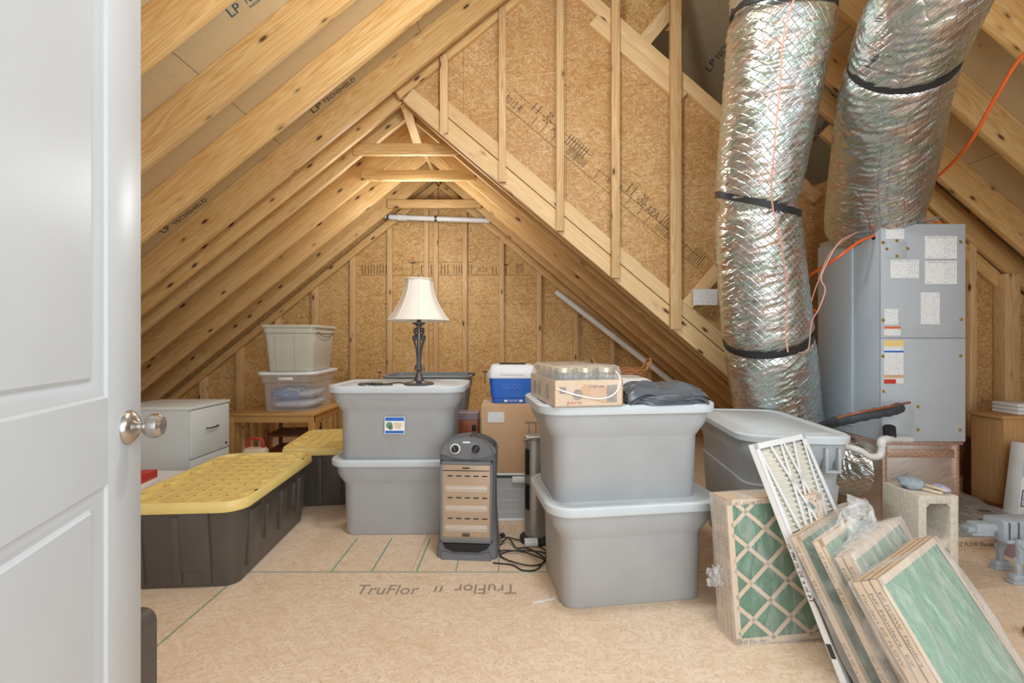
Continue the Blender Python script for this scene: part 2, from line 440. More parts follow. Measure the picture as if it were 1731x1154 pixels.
_tc = {}
def text_mesh(s, mat):
    key = (s, mat.name)
    if key not in _tc:
        cu = bpy.data.curves.new('lettering', 'FONT'); cu.body = s; cu.size = 1; cu.resolution_u = 2
        cu.align_x = 'LEFT'
        ob = bpy.data.objects.new('tmp', cu); col.objects.link(ob)
        dg = bpy.context.evaluated_depsgraph_get(); dg.update()
        me = bpy.data.meshes.new_from_object(ob.evaluated_get(dg)); me.name = 'lettering'
        bpy.data.objects.remove(ob)
        me.materials.clear(); me.materials.append(mat)
        xs = [v.co.x for v in me.vertices]; ys = [v.co.y for v in me.vertices]
        _tc[key] = (me, min(xs), max(xs), min(ys), max(ys))
    return _tc[key]
def letter(s, o, xd, ud, w=None, h=None, mat=None, parent=None, name='lettering', bold=0):
    """flat print: string s with lower left at o, running along xd, letters up along ud"""
    me, x0, x1, y0, y1 = text_mesh(s, mat)
    xd = Vector(xd).normalized(); ud = Vector(ud); ud = (ud - xd * ud.dot(xd)).normalized()
    sx = (w / (x1 - x0)) if w else None; sy = (h / (y1 - y0)) if h else None
    sx = sx or sy; sy = sy or sx
    n = xd.cross(ud)
    m = Matrix((xd * sx, ud * sy, n)).transposed().to_4x4()
    m.translation = Vector(o) - xd * x0 * sx - ud * y0 * sy
    ob = bpy.data.objects.new(name, me); col.objects.link(ob)
    if parent: ob.parent = parent
    ob.matrix_local = m
    return ob

def beam(name, p0, p1, wd, dp, up, mat, parent, **tg):
    """board from p0 to p1 (centre line of the given edge box), wd thick, dp deep along up"""
    p0 = Vector(p0); p1 = Vector(p1); x = (p1 - p0); L = x.length; x.normalize()
    z = Vector(up); z = (z - x * z.dot(x)).normalized(); y = z.cross(x)
    m = Matrix((x, y, z)).transposed().to_4x4(); m.translation = p0
    g = G(); g.box(0, L, -wd / 2, wd / 2, 0, dp, .0025)
    return g.put(name, mat, parent, mtx=m, **tg)

# ------------------------------------------------------------------ THE SETTING
SL, AL = .81, 2.375         # left slope, height over the eye at x=0
SR, AR = .848, 1.054        # alcove right slope
SM, AM = .87, 3.53          # main right slope
YW = 3.30                   # partition wall plane
YF = 5.06                   # far gable wall
def hl(x): return H + AL + SL * x
def hr(x): return H + AR - SR * x
def hm(x): return H + AM - SM * x
XR = (AR - AL) / (SL + SR)  # alcove ridge
XM = (AM - AL) / (SL + SM)  # main ridge
nL = Vector((-SL, 0, 1)).normalized(); nR = Vector((SR, 0, 1)).normalized(); nM = Vector((SM, 0, 1)).normalized()
RD = .184

def ch_(x): return H + 2.98 - .87 * x - .1
XCH = (2.88 - AL) / (SL + .87)
# floor
fl = thing('floor', kind='structure')
ys = [-1.6, -.345, .875, 2.095, 3.315, 4.535, 5.2]
for r, (a, b) in enumerate(zip(ys[:-1], ys[1:])):
    xs = [-4.4, -3.66, -1.222, 1.216, 3.654, 5.6] if r % 2 == 0 else [-4.4, -2.44, 0.0, 2.44, 5.6]
    if r == 2: xs = [-4.4, -3.66, -1.222, 1.216, 3.654, 5.6]
    if r == 3: xs = [-4.4, -2.9, -.46, 1.98, 4.4, 5.6]
    for c, d in zip(xs[:-1], xs[1:]):
        g = G(); g.box(c + .001, d - .001, a + .001, b - .001, -.018, 0)
        p = g.put('floor_panel', M['osb_floor'], fl)
G().box(-4.5, 5.7, -1.7, 5.3, -.06, -.019).put('subfloor', M['ink_soft'], fl)
g = G()
for x in (-.825, -.641, -.436): g.box(x - .0035, x + .0035, 2.097, 2.45, 0, .0006)
for x in (-.257, -.062): g.box(x - .0025, x + .0025, 2.097, 2.28, 0, .0006)
g.box(-1.6, 1.2, 2.089, 2.095, 0, .0006); g.box(-1.227, -1.222, 1.2, 1.98, 0, .0006)
g.put('marking_line', M['green_mark'], fl)
letter('TruFlor', (-.655, 1.905, .0008), (1, 0, 0), (0.05, 1, 0), w=.262, h=.075, mat=M['ink_floor'], parent=fl)
letter('jj', (-.335, 1.925, .0008), (1, 0, 0), (.2, 1, 0), w=.04, h=.05, mat=M['ink_floor'], parent=fl)
letter('TruFlor', (.018, 1.985, .0008), (-1, 0, 0), (-.05, -1, 0), w=.262, h=.075, mat=M['ink_floor'], parent=fl)

# roof: rafters and foil-faced sheathing
ce = thing('ceiling', kind='structure')
yl = [1.93 + .4095 * k for k in range(-5, 8)]
T = .038
def sheet_panel(nm, sgn, s, a, x0, x1, y0, y1):
    """a sheathing board of the slope h=a+sgn*s*x lying on top of the rafters"""
    n = Vector((-sgn * s, 0, 1)).normalized()
    u = Vector((1, 0, sgn * s)).normalized()
    base = Vector((x0, y0, H + a + sgn * s * x0)) + n * (RD + .001)
    L = (x1 - x0) * math.sqrt(1 + s * s)
    m = Matrix((u, Vector((0, 1, 0)), n)).transposed().to_4x4(); m.translation = base
    g = G(); g.box(0.0015, L - .0015, .0015, y1 - y0 - .0015, 0, .012)
    return g.put(nm, M['sheath'], ce, mtx=m)
for k, y in enumerate(yl):
    xt = XM if y < YW else XR
    lo = Vector((-4.25, y - T / 2, hl(-4.25)))
    beam('rafter', lo, (xt + (.0 if y < YW else 0), y - T / 2, hl(xt)), T, RD, nL, M['pine'], ce)
beam('rafter', (-4.25, YW + .045, hl(-4.25)), (XR, YW + .045, hl(XR)), T, RD, nL, M['pine'], ce)
beam('rafter', (XR, YW - .02, hl(XR)), (XM, YW - .02, hl(XM)), T, .12, nL, M['pine'], ce)
# left sheathing in rows 1.22 m up the slope (0.948 in x)
xs = [-4.3 + .948 * i for i in range(7)]
xs = [x for x in xs if x < XM] + [XM]
off = [0, .7, .25, 1.0, .45, .9]
for i, (a, b) in enumerate(zip(xs[:-1], xs[1:])):
    yy = [-.3]; y = -.3 + 1.2 + off[i]
    while y < YF - .3: yy.append(y); y += 2.44
    yy.append(YF + .1)
    for c, d in zip(yy[:-1], yy[1:]):
        if a > XR and c > YW: continue
        sheet_panel('sheathing_panel', 1, SL, AL, a, b, c, d)
def seal_deck(sgn, s, a, x0, x1, y0, y1):  # added opaque sheet over the sheathing, stops world light leaking through seams
    n = Vector((-sgn * s, 0, 1)).normalized(); u = Vector((1, 0, sgn * s)).normalized()
    base = Vector((x0, y0, H + a + sgn * s * x0)) + n * (RD + .0135)
    m = Matrix((u, Vector((0, 1, 0)), n)).transposed().to_4x4(); m.translation = base
    g = G(); g.box(0, (x1 - x0) * math.sqrt(1 + s * s), 0, y1 - y0, 0, .03); g.put('light_seal_deck', M['ink_soft'], ce, mtx=m)
seal_deck(1, SL, AL, -4.6, XM, -.3, YW + .05); seal_deck(1, SL, AL, -4.6, XR, YW, YF + .2)
seal_deck(-1, SR, AR, XR, 2.7, YW + .04, YF + .2); seal_deck(-1, SM, AM, XM, 5.8, -.3, 4.65)
G().prism([(-4.9, 0), (3.0, 0), (XR, hl(XR) + .5)], YF + .014, YF + .04).put('light_seal_wall', M['ink_soft'], ce)  # unseen sheet added behind the far gable to close light gaps
G().prism([(XR, hl(XR) + .1), (2.6, 0), (4.4, 0), (2.2, ch_(2.2)), (XCH, ch_(XCH))], YW + .014, YW + .03).put('wall_backing', M['ink_soft'], ce)  # added sheet behind the partition, keeps light out of the panel joints
# alcove right slope
ya = [y for y in yl if y > YW]
beam('rafter', (XR, YW + .07, hr(XR)), (2.5, YW + .07, hr(2.5)), T, RD, nR, M['pine'], ce)
for y in ya: beam('rafter', (XR, y - T / 2, hr(XR)), (2.5, y - T / 2, hr(2.5)), T, RD, nR, M['pine'], ce)
for x0, x1 in ((XR, .1), (.1, 1.05), (1.05, 2.6)):
    sheet_panel('sheathing_panel', -1, SR, AR, x0, x1, YW + .04, YF + .1)
# ridge boards
beam('ridge_board', (XR, YW + .05, hl(XR) - .02), (XR, YF, hl(XR) - .02), T, .26, (0, 0, 1), M['pine'], ce)
beam('ridge_board', (XM, -.3, hl(XM)), (XM, 4.6, hl(XM)), T, .26, (0, 0, 1), M['pine'], ce)
# main right slope
ym = [3.06 + .4063 * k for k in range(-7, 1)] + [4.28]
for y in ym: beam('rafter', (XM, y - T / 2, hm(XM)), (5.5, y - T / 2, hm(5.5)), T, RD, nM, M['pine'], ce)
beam('rafter', (1.6, YW - .04, hm(1.6)), (5.4, YW - .04, hm(5.4)), T, .14, nM, M['pine'], ce)
xs = [5.6 - .907 * i for i in range(6)]; xs = [x for x in xs if x > XM] + [XM]
off = [.2, .9, .35, 1.1, .6, 0]
for i, (b, a) in enumerate(zip(xs[:-1], xs[1:])):
    yy = [-.3]; y = -.3 + 1.2 + off[i]
    while y < 4.2: yy.append(y); y += 2.44
    yy.append(4.62)
    for c, d in zip(yy[:-1], yy[1:]): sheet_panel('sheathing_panel', -1, SM, AM, a, b, c, d)
# collar ties
for y, z, x0, x1 in ((3.53, 1.43, 0, 0), (3.93, 1.375, 0, 0), (4.745, 1.375, 0, 0)):
    x0 = (z - AL) / SL - .05; x1 = (AR - z) / SR + .06
    beam('collar_tie', (x0, y, H + z), (x1, y, H + z), T, .086, (0, 0, 1), M['pine'], ce)
# little diagonal brace at the ridge mouth
beam('ridge_brace', W(676, 172, 3.36), W(700, 245, 3.75), T, .07, (1, 0, 0), M['pine'], ce)

# partition wall with the alcove opening
wp = thing('wall_back', kind='structure')
def ch(x): return H + 2.98 - .87 * x           # sloping chord on top of the partition
XC = (2.98 - AL) / (SL + .87)
# OSB sheets: upper field split at vertical joints above the alcove line and under the roof/chord
def osb_wall_panel(poly): return G().prism(poly, YW, YW + .012).put('osb_panel', M['osb_wall'], wp)
def lo(x): return hr(x) + .02
def tp(x): return min(hl(x) + .08, ch(x))
cuts = [XR, -.35, .35 + .04, 1.19, 1.6]
jz = [3.58]
for a, b in zip(cuts[:-1], cuts[1:]):
    poly = [(a + .001, max(lo(a), 0)), (b - .001, max(lo(b), 0)), (b - .001, tp(b))]
    if a < XC < b: poly.append((XC, tp(XC)))
    poly.append((a + .001, tp(a)))
    osb_wall_panel(poly)
zj = [0, .62, 1.22, 2.44]
for z0, z1 in zip(zj[:-1], zj[1:]):
    # right of x=1.6 : panels in rows, clipped by the alcove slope and by the chord or roof
    xl0 = max(1.6, (H + AR - z0) / SR); xl1 = max(1.6, (H + AR - z1) / SR)
    xr0 = min(5.3, (H + AM - z0) / .87); xr1 = min(5.3, (H + AM - z1) / .87)
    if z1 <= 1.22:
        poly = [(xl0, z0 + .001), (xr0, z0 + .001), (xr1, z1 - .001), (xl1, z1 - .001)]
    else:
        poly = [(xl0, z0 + .001), (xr0, z0 + .001), (2.6, H + AM - .87 * 2.6), (2.3, H + AM - .87 * 2.6 - .1), (2.15, ch(2.15)), (1.6, ch(1.6))]
    osb_wall_panel(poly)
# boards along the slopes
def slope_board(nm, x0, x1, a, s, dp, y, mat=M['pine_light'], wd=T):
    n = Vector((s, 0, 1)).normalized()
    beam(nm, (x0, y, H + a - s * x0), (x1, y, H + a - s * x1), wd, dp, n, mat, wp)
slope_board('sill_board', XR + .02, 2.45, AR, SR, .112, YW - T / 2)
slope_board('sill_board', XR + .28, 2.4, AR + .155, SR, .089, YW - T / 2)
slope_board('chord_board', .3, 2.15, 2.98 - .125, .87, .089, YW - T / 2)
slope_board('chord_board', .55, 1.19, 2.98 - .245, .87, .089, YW - T / 2)
slope_board('top_plate', 2.2, 3.55, AM - .14, .87, .089, YW - T / 2, M['pine'])
pine_v = pine('pine_upright', 'ecd0a0', 'cfa166', axis=2)
def vstud(x, y, z0, z1, wd, parent, dep=.038):
    g = G(); g.box(-wd / 2, wd / 2, 0, dep, z0, z1, .002)
    g.put('stud', pine_v, parent, mtx=Matrix.Translation((x, y, 0)))
for px, wpx in ((750, 13), (849, 12), (947, 13), (1041, 14), (1143, 18)):
    x = (px - 865.5) / 240.7
    vstud(x, YW - .077, hr(x) + .01, min(hl(x) + .03, hm(x) + .03), wpx / 240.7, wp)
for x0 in (2.47,): vstud((1641 - 865.5) / F * 3.28, YW - .04, 0, 1.97, .05, wp)
vstud((1711 - 865.5) / F * 3.22, YW - .085, .09, H + .474, .11, wp, .08)
beam('bottom_plate', (2.3, YW - .045, 0), (5.0, YW - .045, 0), .089, .09, (0, 0, 1), M['pine'], wp)
# cross brace and scrap of OSB above the chord, farther back
beam('cross_brace', W(1098, 78, 3.42), W(1150, 15, 3.42), T, .1, (-1, 0, 1), M['pine_light'], wp)
G().prism([(.6, H + 2.2), (1.2, H + 2.35), (1.2, H + 2.75), (.6, H + 2.9)], 3.46, 3.472).put('osb_panel', M['osb_far'], wp)
beam('diagonal_brace', W(1168, 523, 3.27), W(1222, 462, 3.27), T, .089, (-1, 0, 1), M['pine_light'], wp)
g = G(); g.box(-.083, .083, -.003, 0, -.055, .055)
nt = g.put('posted_notice', M['label_fine'], None, mtx=Matrix.Translation(W(1192, 502, 3.18)), label='small white printed notice card fixed on the plywood wall left of the duct', cat='notice')
# closing wall far behind the chord
G().prism([(-.3, hr(-.3) + .25), (2.55, hr(2.55) + .26), (5.2, .0), (5.2, .1), (XM, hl(XM) + .1), (-.3, hl(-.3) + .2)], 4.6, 4.612).put('osb_panel', M['osb_far'], wp)

# mill stamps
ng = Vector((0, -1, 0))
def stamp_wall(pairs, Y, parent, ang_dir, up_dir, mat):
    for s, px, py, h, w_ in pairs:
        p = W(px, py, Y); letter(s, p, ang_dir, up_dir, h=h, w=w_, mat=mat, parent=parent)
dd = Vector((1, 0, -.848)).normalized(); uu = Vector((.848, 0, 1)).normalized()
rows = [('2012 R', 856, 163, .05, .15), ('11', 902, 180, .07, .05), ('-30-', 918, 196, .09, .08), ('APA', 935, 215, .05, .1), ('||||||||', 958, 236, .085, .17),
        ('2012 R', 1030, 300, .05, .12), ('11', 1062, 318, .08, .05), ('-30-', 1078, 335, .09, .08), ('APA', 1094, 350, .06, .11), ('||||||||', 1120, 372, .085, .15), ('||||||', 1168, 430, .1, .09)]
for s, px, py, h, w_ in rows:
    p = W(px, py, YW - .001) - uu * .03
    letter(s, p, dd, uu, h=h, w=w_, mat=M['ink_soft'], parent=wp)
g = G()
def strip(a, b, wd, Y, gg):
    a = Vector(a); b = Vector(b); d = (b - a).normalized(); n = Vector((-d.z, 0, d.x)) * wd / 2
    gg.quad(a - n, b - n, b + n, a + n)
for (x0, y0, x1, y1) in ((850, 175, 1190, 463), (868, 152, 1000, 264), (1010, 285, 1180, 432)):
    strip(W(x0, y0, YW - .001), W(x1, y1, YW - .001), .004, 0, g)
for x in (850, 872, 897, 912, 930, 968, 1003, 1030, 1056, 1076, 1090, 1122, 1150, 1178):
    a = W(x, 172 + (x - 850) * .848, YW - .001); strip(a, a + uu * .085, .004, 0, g)
for k in range(26):
    x = 955 + k * 2.3 if k < 13 else 1105 + (k - 13) * 3
    a = W(x, 172 + (x - 850) * .848, YW - .001) + uu * .012; strip(a, a + uu * (.05 + .03 * random.random()), .005, 0, g)
g.put('stamp_frame', M['ink_soft'], wp)

# far gable wall
wf = thing('wall_far', kind='structure')
jx = [-4.2, -2.0, -.83, 1.6, 2.6]
for z0, z1 in ((0, .64), (.64, 1.466), (1.466, 3.4)):
    for a, b in zip(jx[:-1], jx[1:]):
        g = G(); 
        def top(x): return min(hl(x), hr(x)) + .21
        pts = [(a + .001, z0 + .001), (b - .001, z0 + .001)]
        st = [b - .001 + (a - b + .002) * i / 24 for i in range(25)]
        tops = [(x, min(z1 - .001, top(x))) for x in st]
        if all(t[1] <= z0 + .005 for t in tops): continue
        tops = [(x, max(z, z0 + .002)) for x, z in tops]
        g.prism(pts[:1] + pts[1:] + tops[0:], YF, YF + .012).put('osb_panel', M['osb_far'], wf)
for px, wpx in ((345, 14), (406, 12), (533, 11), (597, 9.5), (659, 9), (721, 7), (737, 7.5), (786, 7.5), (848, 7.5), (911, 7.5), (973, 7.5), (1035, 7.5), (1098, 7.5), (470, 9)):
    x = (px - 865.5) / 154.
    vstud(x, YF - .04, 0, min(hl(x), hr(x)) + .02, wpx / 154., wf)
for s, a, x0, x1 in ((1, AL, -4.1, XR), (-1, AR, XR, 2.4)):
    n = Vector((-s * (SL if s > 0 else SR), 0, 1)); sl = s * (SL if s > 0 else SR)
    beam('top_chord', (x0, YF - .062, H + a + sl * x0 - .055), (x1, YF - .062, H + a + sl * x1 - .055), T, .07, n, M['pine'], wf)
for s, px, py, h, w_ in (('|||||||||', 612, 463, .1, .27), ('2012 R', 664, 458, .04, .11), ('T', 694, 463, .13, .05), ('|||||||||', 712, 463, .1, .3), ('||||||||', 767, 463, .1, .2), ('2012 R', 806, 459, .05, .12), ('11', 832, 463, .08, .05), ('T', 852, 463, .11, .05), ('||||||', 872, 463, .11, .08),
                         ('2012 R', 603, 648, .04, .12), ('-|', 624, 648, .06, .06), ('T', 638, 648, .13, .05), ('T', 816, 648, .14, .05), ('||||||', 575, 646, .06, .1)):
    p = W(px, py, YF - .001); letter(s, p, (1, 0, 0), (0, 0, 1), h=h, w=w_, mat=M['ink_soft'], parent=wf)
g = G()
strip(W(606, 465, YF - .001), W(890, 465, YF - .001), .005, 0, g)
strip(W(690, 443, YF - .001), W(800, 443, YF - .001), .005, 0, g)
g.put('stamp_frame', M['ink_soft'], wf)
# white pipes at the far gable
g = G(); g.tube([W(645, 361, 4.9), W(660, 367, 4.9), W(825, 373, 4.9)], .03, 14)
pp = thing('drain_pipe', 'white plastic pipe running level under the collar ties at the far gable', 'pipe', W(645, 365, 4.9))
inv = Matrix.Translation(-W(645, 365, 4.9))
def tube_part(nm, pts, r, mat, par, n=12, **k):
    o = Vector(par.location); g = G(); g.tube([Vector(p) - o for p in pts], r, n, **k); return g.put(nm, mat, par)
g.bm.free()
tube_part('pipe', [W(640, 362, 4.9), W(662, 367, 4.9), W(828, 373, 4.9)], .028, M['pvc'], pp)
tube_part('coupling', [W(672, 367.5, 4.9), W(687, 368.2, 4.9)], .035, M['pvc'], pp)
tube_part('clamp', [W(655, 366, 4.9), W(658, 366.5, 4.9)], .033, M['handle'], pp)
tube_part('clamp', [W(735, 369.5, 4.9), W(739, 369.6, 4.9)], .033, M['handle'], pp)
p0 = W(972, 520, 4.88); pp2 = thing('vent_pipe', 'gray plastic pipe sloping down along the far right rafters', 'pipe', p0)
tube_part('pipe', [W(940, 493, 4.9), W(1165, 668, 4.6)], .03, M['pvc'], pp2)
tube_part('clamp', [W(1091, 611, 4.71), W(1095, 614, 4.7)], .036, M['handle'], pp2)
tube_part('clamp', [W(1130, 641, 4.66), W(1134, 644, 4.65)], .036, M['handle'], pp2)

# print on the roof sheathing
def roof_text(s, a, b, h, plane, mat):
    if plane == 'L': p0 = Vector((0, 0, H + AL)) + nL * (RD - .001); n = nL
    else: p0 = Vector((0, 0, H + AM)) + nM * (RD - .001); n = nM
    P0 = onplane(a[0], a[1], p0, n); P1 = onplane(b[0], b[1], p0, n)
    xd = (P1 - P0); up = (-n).cross(xd)
    ob = letter(s, P0, xd, up, w=xd.length, h=h, mat=mat, parent=ce)
roof_text('LP', (530, 192), (546, 179), .05, 'L', M['ink']); roof_text('TECHSHIELD', (549, 176), (601, 136), .04, 'L', M['ink'])
roof_text('RADIANT BARRIER', (560, 177), (590, 154), .012, 'L', M['ink_soft'])
roof_text('LP', (278, 394), (291, 384), .05, 'L', M['ink']); roof_text('TECHSHIELD', (297, 381), (352, 338), .04, 'L', M['ink'])
roof_text('LP', (392, 30), (410, 17), .05, 'L', M['ink_blue']); roof_text('TECHSHIELD', (416, 9), (480, -40), .045, 'L', M['ink_blue'])
roof_text('RADIANT BARRIER', (424, 14), (470, -20), .014, 'L', M['ink_blue'])
roof_text('LP', (1200, 122), (1212, 105), .055, 'R', M['ink_blue']); roof_text('TECHSHIELD', (1215, 103), (1262, 40), .045, 'R', M['ink_blue'])
roof_text('LP', (1362, 256), (1371, 244), .055, 'R', M['ink']); roof_text('TECHSHIELD', (1374, 242), (1412, 200), .045, 'R', M['ink'])
roof_text('LP', (1590, 181), (1602, 166), .055, 'R', M['ink'])
# roofing nails poking through
g = G()
for i in range(46):
    for side in 'LR':
        x = random.uniform(-3.2, .3) if side == 'L' else random.uniform(1.3, 3.6); y = random.uniform(1.0, 3.2)
        a, s, n, sg = (AL, SL, nL, 1) if side == 'L' else (AM, SM, nM, -1)
        base = Vector((x, y, H + a + sg * s * x)) + n * (RD + .002)
        g.tube([base, base - n * .022 + Vector((.003, 0, 0))], lambda t: .0028 * (1 - .7 * t), 5)
g.put('roofing_nails', M['steel'], ce, kind='stuff')

# ------------------------------------------------------------------ door
de = Vector((-.711, .88)); dv = Vector((.337, -.9415))
dr = thing('door_1', kind='structure', mtx=Matrix.Translation((de.x, de.y, 0)) @ Matrix.Rotation(math.atan2(dv.y, dv.x), 4, 'Z'))
# local: x from free edge to hinge, +y is the side facing the camera (right)
DW, DH, DT = .76, 2.03, .035
zp = [(.13, .815), (.957, 1.93)]          # panel openings
x0, x1 = .129, .63
g = G()
g.box(0, x0, -DT, 0, 0, DH, .0015); g.box(x1, DW, -DT, 0, 0, DH, .0015)
g.box(x0, x1, -DT, 0, 0, zp[0][0]); g.box(x0, x1, -DT, 0, zp[0][1], zp[1][0]); g.box(x0, x1, -DT, 0, zp[1][1], DH)
g.put('door_frame', M['white_paint'], dr)
for a, b in zp:
    cx, cz = (x0 + x1) / 2, (a + b) / 2; w_, h_ = x1 - x0, b - a
    g = G()
    prof = [(0, 0), (.004, -.004), (.012, -.005), (.022, -.011), (.030, -.012), (.034, -.009), (.036, -.007)]
    rings = []
    for ins, y in prof:
        rings.append([(x0 + ins, y, a + ins), (x1 - ins, y, a + ins), (x1 - ins, y, b - ins), (x0 + ins, y, b - ins)])
    g.loft(rings, False, True)
    g.box(x0, x1, -DT + .004, -.02, a, b)
    g.put('door_panel', M['white_paint'], dr)
kz = 1.05 - 145 * .825 / 776
# knob: on the camera side (+y)
kx = .058
g = G(); g.lathe([(.0, 0), (.031, 0), (.031, .003), (.028, .008), (.020, .014), (.013, .017), (.0105, .020), (.0105, .024), (.015, .027), (.0205, .032), (.0225, .040), (.0215, .048), (.016, .054), (.0, .056)], 32, (kx, 0, kz), 'Y')
g.put('door_knob', M['steel'], dr)

# ------------------------------------------------------------------ totes
def fillet_body(spec): return spec
def gray_tote(label, loc, rz, group=None, W_=.74, D_=.49, Hh=.41, body='tote', lid='tote_lid', sticker=False, name='storage_tote', shoulder=True, base=.60):
    t = thing(name, label, 'storage tote', loc, rz, group)
    bw = base * W_ / .74; bd = D_ * .74
    g = G()
    tw, td = W_ - .045, D_ - .045
    if shoulder:
        zs = Hh * .68
        f = zs / Hh
        mw = bw + (tw - .075 - bw) * .8; md = bd + (td - .06 - bd) * .8
        spec = [(bw - .02, bd - .02, .05, 0), (bw, bd, .06, .012), (mw, md, .07, zs - .01), (mw + .012, md + .01, .07, zs), (tw - .018, td - .016, .075, zs + .045), (tw, td, .08, Hh - .03), (tw, td, .08, Hh - .012)]
    else:
        spec = [(bw - .02, bd - .02, .04, 0), (bw, bd, .05, .012), (tw, td, .07, Hh - .02), (tw, td, .07, Hh - .012)]
    g.rloft(spec, n=7)
    g.put('body', M[body], t, 40)
    g = G()
    g.rloft([(tw + .004, td + .004, .08, Hh - .036), (W_ - .006, D_ - .006, .1, Hh - .036), (W_, D_, .1, Hh - .03), (W_, D_, .1, Hh - .006), (W_ - .012, D_ - .012, .096, Hh), (W_ - .05, D_ - .05, .08, Hh), (W_ - .062, D_ - .062, .075, Hh - .006), (W_ - .14, D_ - .14, .06, Hh - .006), (W_ - .15, D_ - .15, .06, Hh - .003)], n=7)
    g.put('lid', M[lid], t, 40)
    return t
ZT = .41
gray_tote('lower gray lidded tote of the stack under the lamp, directly on the floor', (-.617, 2.665, 0), math.radians(1), 'gray lidded totes', Hh=.42, D_=.47)
tt = gray_tote('upper gray lidded tote with a colorful label, carrying the table lamp', (-.623, 2.635, .405), 0, 'gray lidded totes', Hh=.41, D_=.47)
yf = -.195
st = G(); st.box(-.0535, .0535, -.0015, 0, -.045, .045); so = st.put('sticker', M['paper'], tt, mtx=Matrix.Translation((.0, -.197, .20)) @ Matrix.Rotation(math.radians(-3), 4, 'X'), label='white label with blue and teal print')
for z0, z1 in ((-.042, -.028), (.024, .042)):
    g = G(); g.box(-.05, .05, -.0022, -.0014, z0, z1); g.put('print_band', M['blue'], so)
g = G(); g.lathe([(0, -.0024), (.018, -.0024), (.018, -.0016), (0, -.0016)], 12, (-.028, 0, 0), 'Y'); g.lathe([(0, -.0024), (.012, -.0024), (.012, -.0016), (0, -.0016)], 12, (-.02, 0, -.012), 'Y'); g.put('print_leaf', M['green_bin'], so)
g = G(); g.prism([(-.005, .015), (.04, .012), (.03, -.02), (.0, -.015)], -.0024, -.0016); g.put('print_picture', M['palewood'], so)

gray_tote('big gray tote at center right, lower one, standing on the floor beside the filters', (.465, 2.01, 0), math.radians(8), 'gray lidded totes', W_=.72, D_=.50, Hh=.42, base=.6)
gray_tote('big gray tote at center right, upper one, with jars and dark tarp on its lid', (.445, 2.02, .405), math.radians(7), 'gray lidded totes', W_=.735, D_=.50, Hh=.40, base=.6)
# tall long tote at right
def tall_tote():
    t = thing('storage_tote', 'long cool gray tote with a pale blue gray lid standing before the left duct', 'storage tote', (1.27, 2.34, 0), math.radians(-7), 'gray lidded totes')
    Wd, Dd, Hh = .47, .80, .65
    g = G(); g.rloft([(.33, .62, .04, 0), (.35, .64, .05, .012), (.40, .71, .06, .42), (.385, .69, .06, .425), (.40, .71, .06, .52), (.43, .76, .07, .56), (.435, .765, .07, Hh - .01)], n=7)
    # handle frame on the short end
    g.box(.10, .112, -.40, -.36, .50, .60, .003); g.box(.15, .162, -.40, -.36, .50, .60, .003); g.box(.10, .162, -.40, -.36, .495, .505, .003)
    g.put('body', M['tote_blue'], t, 40)
    g = G(); g.rloft([(Wd - .03, Dd - .03, .08, Hh - .035), (Wd, Dd, .1, Hh - .033), (Wd + .004, Dd + .004, .1, Hh - .008), (Wd - .012, Dd - .012, .1, Hh), (Wd - .05, Dd - .05, .08, Hh), (Wd - .06, Dd - .06, .075, Hh - .005), (Wd - .12, Dd - .12, .06, Hh - .005), (Wd - .13, Dd - .13, .06, Hh - .001)], n=7)
    g.put('lid', M['tote_lid'], t, 40)
tall_tote()

